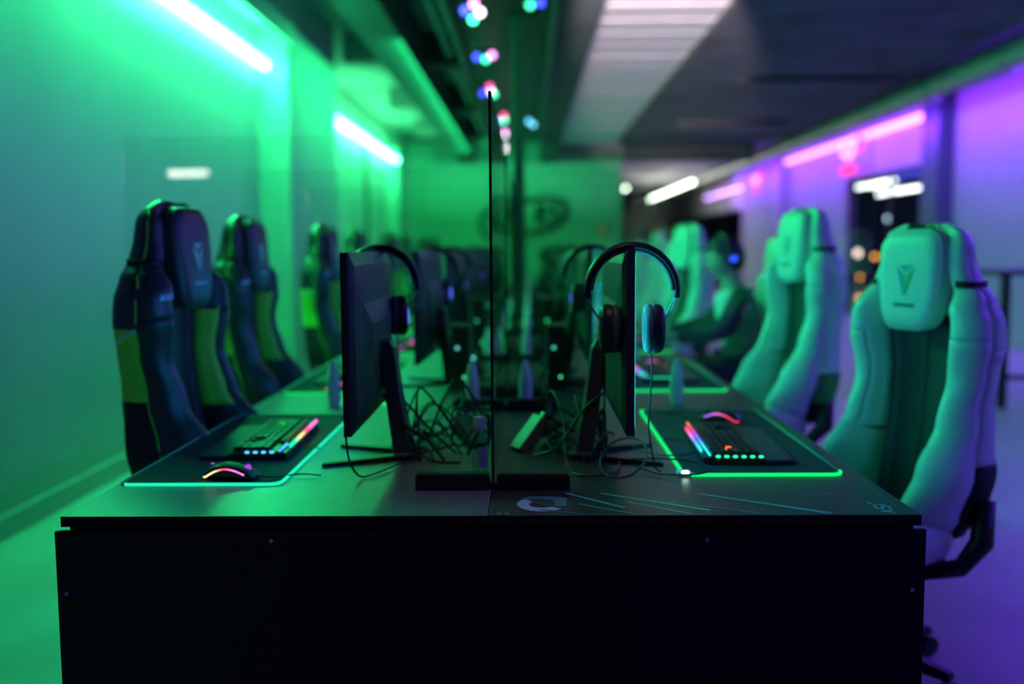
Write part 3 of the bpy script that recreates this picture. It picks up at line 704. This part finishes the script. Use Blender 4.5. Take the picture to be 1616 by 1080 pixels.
hpR = headphones('black headphones hooked over the nearest right monitor', None); hpR.location = (.232, 2.255, 1.282); hpR.rotation_euler = (0, 0, 0)
hpB = headphones('black headphones hooked over the far end of the nearest left monitor', glow('cup_led', (.10, .15, 1), 2)); hpB.location = (-.409, 2.735, 1.283); hpB.rotation_euler = (0, 0, R(8)); index(hpB)
for k in range(1, NST):
    dup(hpB, (-.40 + random.uniform(-.004, .004), (2.72 if k % 2 else 2.35) + k * PITCH, 1.283), R(random.uniform(-6, 6)), '%s headphones from the camera hooked over a left monitor' % ORD[k])
    dup(hpR if k != 1 else hpB, (.228, (2.28 if k == 1 else 2.5) + k * PITCH, 1.283), R(random.uniform(-6, 6)), '%s headphones from the camera hooked over a right monitor' % ORD[k])

# ------------------------------------------------------------------ small things between monitors
bo = thing('sanitiser_bottle', 'small clear bottle with white cap beside the glass screen', 'bottle', (-.118, 2.30, .751))
def lathe(prof, n=20): return [[(r * math.cos(q), r * math.sin(q), z) for q in [2 * math.pi * j / n for j in range(n)]] for r, z in prof]
MB().loft(lathe([(.016, 0), (.019, .003), (.019, .075), (.016, .088), (.010, .094), (.010, .105)])).build('bottle_body', glassmat('bottle_plastic', (.86, .92, .90), .08, 1.45), bo, smooth='auto')
MB().loft(lathe([(.0135, .106), (.0145, .108), (.0145, .134), (.013, .137)])).build('bottle_cap', M_white, bo, smooth='auto')
MB().loft([[(.0196 * math.cos(a), .0196 * math.sin(a), z) for a in [R(-100 + 8 * j) for j in range(16)] + []] for z in (.02, .068)], caps=False).build('bottle_label', mat('bottle_label_paper', (.5, .5, .52), .6), bo)
def brick(lab, loc, rz, tx):
    t = thing('power_adapter', lab, 'power adapter', loc, rz); m = Matrix.Rotation(tx, 4, 'X')
    b = MB(); b.box(-.026, .026, -.055, .055, .0, .035, m); b.build('adapter_body', mat('adapter_grey', (.16, .17, .18), .45), t, bevel=.003)
    b = MB(); b.box(-.009, .009, .055, .068, .010, .026, m); b.build('adapter_socket', M_black, t)
    MB().tube(smooth_path([m @ Vector((0, .066, .018)), m @ Vector((.01, .10, .02)), Vector((.05, .14, .03)), Vector((.08, .20, .006))], 5), .003, 6).build('adapter_lead', M_rub, t, smooth=True)
brick('power adapter leaning with its green lit face beside the right cable pile', (.012, 2.60, .778), R(-60), R(48))
brick('power adapter leaning in the left cable pile behind the bottle', (-.165, 2.66, .768), R(35), R(35))
def cable(pts, r=.003, lab='', m=M_rub, grp='loose cables between the monitors'):
    P = smooth_path(pts, 7); o = MB().tube([p - Vector(P[0]) for p in P], r, 6).build('cable', m, smooth=True); o.location = P[0]
    return tag(o, lab, 'cable', grp)
# named, readable cables
cable([(-.418, 2.22, .865), (-.415, 2.24, .80), (-.395, 2.26, .757), (-.36, 2.30, .756), (-.30, 2.45, .756)], .0025, 'thin black cable dropping from the left monitor corner to the desk')
cable([(.02, 2.85, .756), (.03, 2.75, .86), (.06, 2.62, .90), (.085, 2.5, .84), (.09, 2.36, .757), (.13, 2.26, .756), (.20, 2.30, .756), (.22, 2.42, .756)], .003, 'long green lit cable arching up between the glass and the right monitor')
cable([(.22 + .055 * math.cos(R(a)), 2.32 + .10 * math.sin(R(a)), .757 + .03 * (1 + math.sin(R(a + 40)))) for a in range(0, 700, 40)], .0022, 'coiled black cable in front of the right monitor foot')
cable([(.24, 2.33, .78), (.32, 2.36, .775), (.40, 2.36, .764), (.425, 2.30, .762), (.38, 2.25, .762), (.30, 2.27, .758), (.25, 2.36, .757)], .0022, 'black cable loop lying on the corner of the right mat')
cable([(.43, 2.46, .772), (.37, 2.45, .764), (.31, 2.50, .757), (.26, 2.62, .756)], .002, 'keyboard cable crossing the glowing rim of the right mat')
for k in range(NST):
    rnd = random.Random(40 + k)
    for sd, xa, xb in (('left', -.34, -.13), ('right', -.02, .17)):
        if sd == 'right' and k == 0: xa = .06
        for j in range(18 if k == 0 else (5 if k < 4 else 3)):
            yb = 2.38 + k * PITCH
            P = []; x = rnd.uniform(xa, xb); y = yb + rnd.uniform(0, .25); n = rnd.randint(5, 8)
            for i in range(n):
                z = .757 + (0 if i in (0, n - 1) else abs(rnd.gauss(0, .07 if i % 2 else .02)))
                P.append((min(max(x, xa - .02), xb + .02), y, min(z, .95))); x += rnd.uniform(-.12, .12); y += rnd.uniform(-.02, .16)
            cable(P, rnd.choice((.0025, .003, .004)), 'tangled black cable on the %s side of the %s desk pair' % (sd, ORD[k]), grp='tangled cables on the %s side of the %s desk pair' % (sd, ORD[k]))
    for s_, x in (('left', -.24), ('right', .10)):
        if k == 0: continue
        t = thing('power_strip', 'power strip on the %s side of the %s desk pair' % (s_, ORD[k]), 'power strip', (x, 2.95 + k * PITCH, .751), R(rnd.uniform(70, 110)))
        bx(-.14, .14, -.025, .025, 0, .035).build('strip_body', M_plas, t, bevel=.004); 
        for q in range(4): MB().cyl((-.1 + q * .055, 0, .035), (-.1 + q * .055, 0, .037), .018, n=12).build('outlet', M_black, t)
        MB().ell((.125, 0, .037), .005, .005, .003, 8, 5).build('indicator_light', glow(('g_ind', 'c_ind', 'r_ind')[k % 3], ((.05, 1, .3), (.1, .8, .7), (1, .08, .1))[k % 3], 7), t)
# small computers standing between monitors farther down, each with an indicator
for k in range(1, 6):
    for s_, x in (('left', -.26), ('right', .10)):
        t = thing('small_computer', 'small black computer on the %s side of the %s desk pair' % (s_, ORD[k]), 'computer', (x, 3.15 + k * PITCH - .75, .751), R(90), 'small computers behind the monitors')
        bx(-.10, .10, -.035, .035, 0, .21 + .03 * (k % 3)).build('computer_case', M_plas, t, bevel=.004)
        MB().ell((-.101, .01, .16), .004, .008, .008, 8, 6).build('indicator_light', glow(('pc_g', 'pc_c', 'pc_w')[(k + (x > 0)) % 3], ((.05, 1, .3), (.1, .6, .6), (.05, .6, .4))[(k + (x > 0)) % 3], 1.2), t)
        MB().ell((-.101, -.015, .05), .003, .005, .005, 8, 6).build('indicator_light', glow('pc_green_small', (.05, 1, .3), 2), t)

# ================================================================== GAMING CHAIRS (front = +X)
WKEY = [(0, .20), (.08, .245), (.2, .262), (.33, .238), (.43, .226), (.52, .236), (.62, .254), (.70, .252), (.76, .228), (.82, .178), (.87, .160), (.93, .158), (.975, .138), (1, .075)]
BKEY = [(0, .15), (.10, .21), (.22, .175), (.36, .112), (.5, .085), (.62, .10), (.72, .095), (.80, .05), (.9, .035), (1, .0)]
IKEY = [(0, .11), (.3, .115), (.5, .12), (.66, .135), (.76, .125), (.82, .11), (.93, .10), (1, .05)]
DKEY = [(0, .05), (.1, .075), (.35, .07), (.65, .065), (.8, .055), (.95, .05), (1, .025)]
def back_pt(t, s, q):
    # q in 0..8 along half the ring (front centre to back centre), s = side
    wv = interp(WKEY, t); b = interp(BKEY, t); wi = min(interp(IKEY, t), wv * .62); d = interp(DKEY, t)
    xc = -.20 - .055 * math.sin(math.pi * min(1, t * .93)) - .03 * t
    z = .44 + .905 * t
    P = [(0, -.005), (wi * .6, 0), (wi, .012), (wi + (wv - wi) * .30, b * .9), (wi + (wv - wi) * .65, b * 1.0), (wv, b * .62), (wv * .985, -d * .35), (wv * .80, -d * .92), (0, -d * 1.05)]
    i = min(int(q), 7); u = q - i
    a = P[max(i - 1, 0)] if i > 0 else (-P[1][0], P[1][1]); bb = P[i]; c = P[i + 1]; dd = P[i + 2] if i + 2 < 9 else (-P[7][0], P[7][1])
    f = lambda k: .5 * (2 * bb[k] + (c[k] - a[k]) * u + (2 * a[k] - 5 * bb[k] + 4 * c[k] - dd[k]) * u * u + (3 * bb[k] - a[k] - 3 * c[k] + dd[k]) * u ** 3)
    return (xc + f(1), s * f(0), z - .012 * (f(0) / .28) ** 2 * (1 if t > .6 else 0))
def patch(qa, qb, ta, tb, nq, nt, s, edge=None, off=0.):
    mb = MB(); vs = []
    for i in range(nt + 1):
        tt = ta + (tb - ta) * i / nt
        a, b = (qa(tt), qb(tt)) if callable(qa) else (qa, qb)
        for j in range(nq + 1): vs.append(back_pt(tt, s, a + (b - a) * j / nq))
    fs = [(i * (nq + 1) + j, i * (nq + 1) + j + 1, (i + 1) * (nq + 1) + j + 1, (i + 1) * (nq + 1) + j) for i in range(nt) for j in range(nq)]
    mb.add(vs, fs); return mb
def merge(*ms):
    o = MB()
    for m in ms: o.add(m.v, m.f)
    return o
def make_chair(lab, scheme, lift, group):
    white = scheme == 'white'
    main = M_wl if white else M_bl; acc = M_wl if white else M_lime; ins = M_dkfab if white else M_bl
    t = thing('gaming_chair', lab, 'chair', group=group)
    up = bpy.data.objects.new('backrest', None)
    def B(mb, name, m, par=t, **k):
        mb.v = [(x, y, z + lift) for x, y, z in mb.v]; o = mb.build(name, m, par, **k); return o
    def solid(o, th=.006):
        md = o.modifiers.new('thick', 'SOLIDIFY'); md.thickness = th; md.offset = 0; return o
    # shells of the backrest
    core = MB()
    rings = []
    for i in range(31):
        tt = i / 30; rg = []
        for sd, qs in ((1, [8 * j / 32 for j in range(33)]), (-1, [8 - 8 * j / 32 for j in range(1, 32)])):
            for q in qs:
                x, y, z = back_pt(tt, sd, q); cxx = back_pt(tt, 1, 0)[0] - interp(DKEY, tt) * .5
                rg.append((x - .016, y * .99, z - .004) if q < 4.6 else (cxx + (x - cxx) * .84, y * .96, z - .004))
        rings.append(rg)
    B(MB().loft(rings), 'backrest_core', M_mesh, smooth=True)
    solid(B(merge(patch(0, 2.1, 0, 1, 6, 40, 1), patch(0, 2.1, 0, 1, 6, 40, -1)), 'back_insert', ins, smooth=True))
    for s in (1, -1):
        solid(B(patch(lambda v: 2.95 if .30 < v < .66 else 2.1, lambda v: 5.4, 0, .64, 9, 40, s), 'side_bolster', main, smooth=True))
        solid(B(patch(lambda v: 2.1, lambda v: 2.95, .30, .655, 3, 24, s), 'accent_strip', acc if not white else M_wl, smooth=True), .005)
        solid(B(patch(5.4, 8, .60, 1, 8, 24, s), 'shoulder_shell', main, smooth=True))
        solid(B(patch(2.1, 5.4, .80, 1, 8, 16, s), 'head_wing', main, smooth=True))
        lo = lambda v: 5.4
        tl = .24 if white else .37
        solid(B(patch(5.4, 8, tl, .60, 8, 20, s), 'side_panel', acc, smooth=True))
        solid(B(patch(5.4, 8, 0, tl, 8, 12, s), 'lower_shell', M_mesh, smooth=True))
        pp = [back_pt(.60 - .045 * math.sin(math.pi * (q - 5.4) / 2.6), s, q) for q in [5.4 + 2.6 * j / 14 for j in range(15)]]
        B(MB().tube(pp, .0055, 6), 'piping', M_wl, smooth=True)
        pp = [back_pt(v / 30, s, 5.4) for v in range(1, 30)]
        B(MB().tube(pp, .0040, 6), 'seam_piping', main if white else M_lime, smooth=True)
    # shoulder yoke across the front
    for s in (1, -1): solid(B(patch(2.1, 5.4, .64, .80, 9, 12, s), 'shoulder_yoke', main, smooth=True))
    solid(B(merge(*[patch(0, 2.12, .70, .80, 6, 8, s) for s in (1, -1)]), 'yoke_centre', main, smooth=True), .012)
    # strap around the neck
    ring = [back_pt(.805, 1, 8 * j / 16) for j in range(17)] + [back_pt(.805, -1, 8 - 8 * j / 16) for j in range(1, 16)]
    cxm = sum(p[0] for p in ring) / len(ring)
    B(MB().loft([[(cxm + (x - cxm) * 1.07, y * 1.05, z + dz) for x, y, z in ring] for dz in (-.013, .013)], caps=False), 'pillow_strap', M_mesh, smooth=True).modifiers.new('t', 'SOLIDIFY').thickness = .004
    # strap tail
    # head pillow
    rk = []
    px, _, _ = back_pt(.84, 1, 0)
    tiltv = .06
    for off, sc in ((0, .90), (.008, .985), (.022, 1.0), (.046, 1.0), (.060, .975), (.070, .90), (.075, .72)):
        rg = []
        for j in range(40):
            a = 2 * math.pi * j / 40; ca, sa = math.cos(a), math.sin(a)
            y = .118 * math.copysign(abs(ca) ** .42, ca); z = .150 * math.copysign(abs(sa) ** .45, sa)
            y *= (1 - .16 * max(0, -z / .150)) * sc; z *= sc
            rg.append((px + .018 + off - tiltv * z, y, 1.178 + z))
        rk.append(rg)
    pil = B(MB().loft(rk), 'head_pillow', main, smooth='auto')
    fx = lambda z, d=.0765: px + .018 + d - tiltv * (z - 1.178)
    B(MB().tube([(px + .018 + .056 - tiltv * z, y, 1.178 + z) for y, z in [(.118 * .985 * math.copysign(abs(math.cos(a)) ** .42, math.cos(a)) * (1 - .16 * max(0, -math.copysign(abs(math.sin(a)) ** .45, math.sin(a)))), .150 * .985 * math.copysign(abs(math.sin(a)) ** .45, math.sin(a))) for a in [2 * math.pi * j / 40 for j in range(40)]]], .0032, 6, closed=True), 'pillow_piping', main, pil, smooth=True)
    def emb(poly, m, name, th=.002):
        mb = MB(); n = len(poly); mb.add([(fx(z, .0752), y, z) for y, z in poly] + [(fx(z, .0752 + th), y, z) for y, z in poly], [tuple(range(n)), tuple(range(n, 2 * n))[::-1]] + [(i, (i + 1) % n, n + (i + 1) % n, n + i) for i in range(n)])
        B(mb, name, m, pil)
    e1 = mat('emblem_cyan', (.02, .45, .55), .4) if white else mat('emblem_mint', (.45, .85, .65), .4)
    e2 = mat('emblem_green', (.02, .55, .22), .4) if white else mat('emblem_mint2', (.25, .65, .45), .4)
    emb([(-.034, 1.215), (-.004, 1.190), (-.003, 1.135), (-.022, 1.180)], e1, 'emblem'); emb([(.034, 1.215), (.004, 1.190), (.003, 1.135), (.022, 1.180)], e2, 'emblem')
    emb([(-.026, 1.222), (.026, 1.222), (0, 1.200)], e1, 'emblem')
    lt = mat('embroidery_dark', (.03, .20, .20), .5) if white else mat('embroidery_pale', (.40, .62, .80), .5)
    for k in range(8):
        y = -.038 + k * .0105
        emb([(y, 1.098), (y + .0075, 1.098), (y + .0075, 1.108 if k % 2 else 1.104), (y, 1.110)], lt, 'embroidered_letter')
    # dark gap strip behind the pillow
    # embroidery line on the shoulder yoke
    for s in ((-1,) if not white else ()):
        mbx = MB()
        for k in range(7):
            q0 = 2.2 + k * .34; a = [back_pt(v, s, q) for v, q in ((.695, q0), (.695, q0 + .24), (.712, q0 + .24), (.712, q0))]
            b = [(x + .006, y, z) for x, y, z in a]; mbx.add(a + b, [(0, 1, 2, 3), (7, 6, 5, 4), (0, 4, 5, 1), (1, 5, 6, 2), (2, 6, 7, 3), (3, 7, 4, 0)])
        B(mbx, 'yoke_embroidery', lt)
    # seat
    def seat_ring(x, hw, zt, zb, wing):
        P = [(hw * .0, zt - .01), (hw * .45, zt), (hw * .62, zt + wing), (hw * .85, zt + wing), (hw, zt - .02), (hw * .95, zb + .01), (hw * .7, zb), (0, zb)]
        return [(x, y, z) for y, z in P] + [(x, -y, z) for y, z in P[1:-1][::-1]]
    seat = [seat_ring(*a) for a in ((-.21, .20, .47, .39, .02), (-.14, .25, .475, .37, .05), (0, .265, .475, .365, .045), (.16, .26, .48, .37, .03), (.26, .245, .475, .385, .015), (.30, .21, .455, .40, 0))]
    B(MB().loft(seat), 'seat', main, smooth=True, sub=1)
    B(bx(-.16, .24, -.12, .12, .474, .486), 'seat_insert', ins, bevel=.006)
    B(bx(-.24, .14, -.13, .13, .30, .366), 'tilt_mechanism', M_black, bevel=.01)
    for s in (1, -1):
        B(MB().tube([(-.02, s * .20, .355), (-.15, s * .262, .375), (-.22, s * .270, .44), (-.235, s * .262, .56)], [.02, .026, .034, .03], 10), 'side_bracket', M_black, smooth=True)
    B(MB().tube([(.0, -.13, .33), (.0, -.30, .325)], .007, 8), 'height_lever', M_black)
    MB().cyl((0, 0, .10), (0, 0, .30 + lift), .028, n=16).build('gas_lift', M_black, t, smooth='auto')
    for k in range(5):
        a = R(36 + 72 * k); d = Vector((math.cos(a), math.sin(a), 0)); n = Vector((-d.y, d.x, 0)); rg = []
        for r, hw, z0, z1 in ((.03, .034, .075, .135), (.16, .028, .075, .115), (.31, .022, .068, .092)):
            p = d * r; rg.append([p + n * hw + Vector((0, 0, z0)), p + n * hw * .7 + Vector((0, 0, z1)), p - n * hw * .7 + Vector((0, 0, z1)), p - n * hw + Vector((0, 0, z0))])
        lg = MB().loft(rg).build('base_leg', M_black if not white else M_plas, t, bevel=.004)
        c = d * .30
        for s in (-1, 1): MB().cyl(c + n * s * .008 + Vector((0, 0, .031)), c + n * s * .026 + Vector((0, 0, .031)), .030, n=16).build('caster_wheel', M_rub, lg, smooth='auto')
        MB().cyl(c + Vector((0, 0, .035)), c + Vector((0, 0, .075)), .010, n=8).build('caster_stem', M_chrome, lg)
    MB().cyl((0, 0, .07), (0, 0, .14), .045, .038, n=16).build('base_hub', M_black, t, smooth='auto')
    index(t); return t
cb = make_chair('black and lime gaming chair, nearest in the left row', 'black', .08, 'black and lime gaming chairs')
cw_ = make_chair('white gaming chair with dark centre, nearest in the right row', 'white', .0, 'white gaming chairs')
cw2 = make_chair('white gaming chair raised high, second from the camera in the right row', 'white', .10, 'white gaming chairs')
cb.location = (-.82, 2.96, 0); cb.rotation_euler = (0, 0, R(-6))
cw_.location = (.965, 2.93, 0); cw_.rotation_euler = (0, 0, R(204))
cw2.location = (.945, 4.30, 0); cw2.rotation_euler = (0, 0, R(192))
for k, (x, y, a) in enumerate([(-.97, 4.25, -3), (-.93, 5.70, -2), (-.98, 7.05, 3), (-.95, 8.5, -4), (-.98, 9.9, 5), (-.95, 11.3, -2), (-.96, 12.7, 3)]):
    dup(cb, (x, y, 0), R(a), '%s black and lime gaming chair from the camera in the left row' % ORD[k + 1])
for k, (x, y, a, pr) in enumerate([(1.19, 5.64, 187, cw_), (.90, 7.05, 200, cw2), (1.0, 8.45, 185, cw_), (1.02, 9.8, 176, cw2), (1.0, 11.2, 184, cw_), (1.0, 12.6, 180, cw_)]):
    dup(pr, (x, y, 0), R(a), '%s white gaming chair from the camera in the right row%s' % (ORD[k + 2], ', with person' if k == 0 else ''))

# ================================================================== PERSON (seated, facing -X, leaning to the desk)
pz = .50
pr = thing('person', 'person in a dark jacket and headset leaning over the right desk', 'person', (1.215, 5.62, 0))
def skin_mesh(verts, edges, sub=2):
    me = bpy.data.meshes.new('sk'); me.from_pydata([v[:3] for v in verts], edges, []); o = bpy.data.objects.new('sk', me); C.objects.link(o)
    md = o.modifiers.new('s', 'SKIN'); md.use_smooth_shade = True
    for i, v in enumerate(verts):
        r = v[3]; me.skin_vertices[0].data[i].radius = (r if not isinstance(r, tuple) else r[0], r if not isinstance(r, tuple) else r[1]); me.skin_vertices[0].data[i].use_root = i == 0
    m2 = o.modifiers.new('u', 'SUBSURF'); m2.levels = sub; m2.render_levels = sub
    dg = bpy.context.evaluated_depsgraph_get(); dg.update(); ev = o.evaluated_get(dg); m = ev.to_mesh()
    vs = [tuple(v.co) for v in m.vertices]; fs = [tuple(p.vertices) for p in m.polygons]; ev.to_mesh_clear()
    bpy.data.objects.remove(o); mb = MB(); mb.add(vs, fs); return mb
# local coordinates: x towards the back of the chair, faces -x
HD = Vector((-.115, 0, 1.215))
pel = (.03, 0, .56); sp1 = (0.0, 0, .72); ch = (-.035, 0, .90); nk = (-.07, 0, 1.05); nk2 = (-.095, 0, 1.12)
V = [(*pel, .13), (*sp1, .12), (*ch, .135), (*nk, .075), (*nk2, .055), (HD.x, HD.y, HD.z - .03, .06)]
E_ = [(0, 1), (1, 2), (2, 3), (3, 4), (4, 5)]
for s in (1, -1):
    b = len(V)
    V += [(-.045, s * .17, .99, .062), (-.16, s * .22, .83, .048), (-.33, s * .155, .795, .040), (-.42, s * .135, .79, .026), (-.47, s * .13, .79, .030)]
    E_ += [(2, b), (b, b + 1), (b + 1, b + 2), (b + 2, b + 3), (b + 3, b + 4)]
    b = len(V)
    V += [(-.0, s * .10, .55, .095), (-.22, s * .12, .57, .080), (-.40, s * .12, .55, .060), (-.42, s * .12, .30, .050), (-.40, s * .12, .10, .038), (-.48, s * .125, .045, .035), (-.56, s * .13, .04, .028)]
    E_ += [(0, b)] + [(b + i, b + i + 1) for i in range(6)]
CL = {0, 1, 2, 6, 7, 8, 18, 19, 20, 11, 12, 13, 14, 15, 23, 24, 25, 26, 27}
bodym = skin_mesh([(*v[:3], v[3] * (.80 if i in CL else 1)) for i, v in enumerate(V)], E_)
# head: shaped ellipsoid with nose, brow, chin, ears
hm = MB(); hm.ell((0, 0, 0), .098, .076, .118, 28, 20)
hv = []
for x, y, z in hm.v:
    if z < -.02: k = min(1, (-.02 - z) / .10); y *= 1 - .30 * k; x = x * (1 - .12 * k) - .012 * k
    if x < -.055 and abs(y) < .016 and -.035 < z < .025: x -= .030 * (1 - abs(y) / .018) * (1 - abs(z + .015) / .045)
    if x < -.05 and .012 < abs(y) < .045 and .0 < z < .026: x += .008
    if x < -.05 and abs(y) < .03 and -.065 < z < -.045: x -= .006
    hv.append((x, y, z))
hm.v = hv
for s in (1, -1): hm.ell((.008, s * .076, -.005), .018, .007, .030, 10, 8)
rot = Matrix.Rotation(R(-12), 4, 'Y') @ Matrix.Rotation(R(8), 4, 'Z')
HM = Matrix.Translation(HD) @ rot
bodym.add([HM @ Vector(v) for v in hm.v], hm.f)
# fingers, each its own chain rooted inside the palm
for s in (1, -1):
    for j, (dy, ln) in enumerate(((-.024, .062), (-.008, .072), (.008, .068), (.023, .054))):
        b = Vector((-.475, s * .13 + dy, .792)); c = b + Vector((-ln * .55, dy * .15, .008)); d = b + Vector((-ln, dy * .2, -.010))
        bodym.tube([b, (b + c) / 2, c, (c + d) / 2, d], [.010, .0095, .009, .008, .006], 8)
    b = Vector((-.445, s * .13 - s * .022, .788)); bodym.tube([b, b + Vector((-.022, -s * .022, .0)), b + Vector((-.045, -s * .028, -.006))], [.012, .010, .007], 8)
body = bodym.build('body', M_skin, pr, smooth=True)
for s in (1, -1):
    e = MB(); e.ell((-.079, s * .030, .012), .010, .012, .007, 12, 8); e.v = [tuple(HM @ Vector(v)) for v in e.v]; e.build('eye', mat('eye_white', (.12, .12, .12), .3), pr, smooth=True)
mo = MB(); mo.ell((-.089, 0, -.056), .007, .020, .005, 12, 6); mo.v = [tuple(HM @ Vector(v)) for v in mo.v]; mo.build('mouth', mat('lips', (.40, .16, .14), .5), pr, smooth=True)
# clothing
def inflate(idx, edges, add, name, m, cut=None):
    VV = [(*V[i][:3], V[i][3] + add) for i in idx]; mp = {i: k for k, i in enumerate(idx)}
    k = skin_mesh(VV, [(mp[a], mp[b]) for a, b in edges if a in mp and b in mp])
    if cut: k.f = [f for f in k.f if not cut(sum((Vector(k.v[i]) for i in f), Vector()) / len(f))]
    return k.build(name, m, pr, smooth=True)
jk = inflate([2, 1, 0, 3, 6, 7, 8, 9, 18, 19, 20, 21], E_, .016, 'jacket', M_jacket, lambda c: c.x < -.10 and abs(c.y) < .030 + max(0, c.z - .80) * .22 and c.z > .78)
jk.modifiers.new('t', 'SOLIDIFY').thickness = .008
inflate([2, 1, 0, 3], E_, .004, 'shirt', M_shirt)
inflate([0, 11, 12, 13, 14, 15, 23, 24, 25, 26, 27], E_, .018, 'trousers', M_trous)
for s in (1, -1):
    MB().ell((-.47, s * .125, .042), .13, .045, .04, 14, 8).build('shoe', M_black, pr, smooth=True)
hr = MB(); hr.ell((0, 0, 0), .108, .087, .122, 24, 16)
keep = [(v[0] + .008, v[1], v[2] + .012) for v in hr.v]
fs = [f for f in hr.f if sum(keep[i][2] for i in f) / len(f) > (.055 if sum(keep[i][0] for i in f) / len(f) < -.055 else (-.01 if sum(keep[i][0] for i in f) / len(f) < .02 else -.075))]
hr.v = [tuple(HM @ Vector(v)) for v in keep]; hr.f = fs
ho = hr.build('hair', M_hair, pr, smooth=True); ho.modifiers.new('t', 'SOLIDIFY').thickness = .012
hs = thing('headset', 'headset with a blue light worn by the seated person', 'headset', (1.215, 5.62, 0)); hs['group'] = 'worn headset'
pts = [HM @ Vector((.005, .094 * math.sin(a), .005 + .135 * math.cos(a))) for a in [R(-88 + 176 * i / 20) for i in range(21)]]
MB().tube(pts, .011, 8).build('headband', M_plas, hs, smooth=True)
for s in (1, -1):
    e = MB().ell((.008, s * .094, -.005), .040, .020, .045, 16, 10); e.v = [tuple(HM @ Vector(v)) for v in e.v]; e.build('ear_cup', M_plas, hs, smooth=True)
    e = MB().ell((.008, s * .110, -.005), .020, .008, .014, 12, 8); e.v = [tuple(HM @ Vector(v)) for v in e.v]; e.build('cup_light', glow('blue_cup', (.03, .08, 1), 3.5), hs, smooth=True)
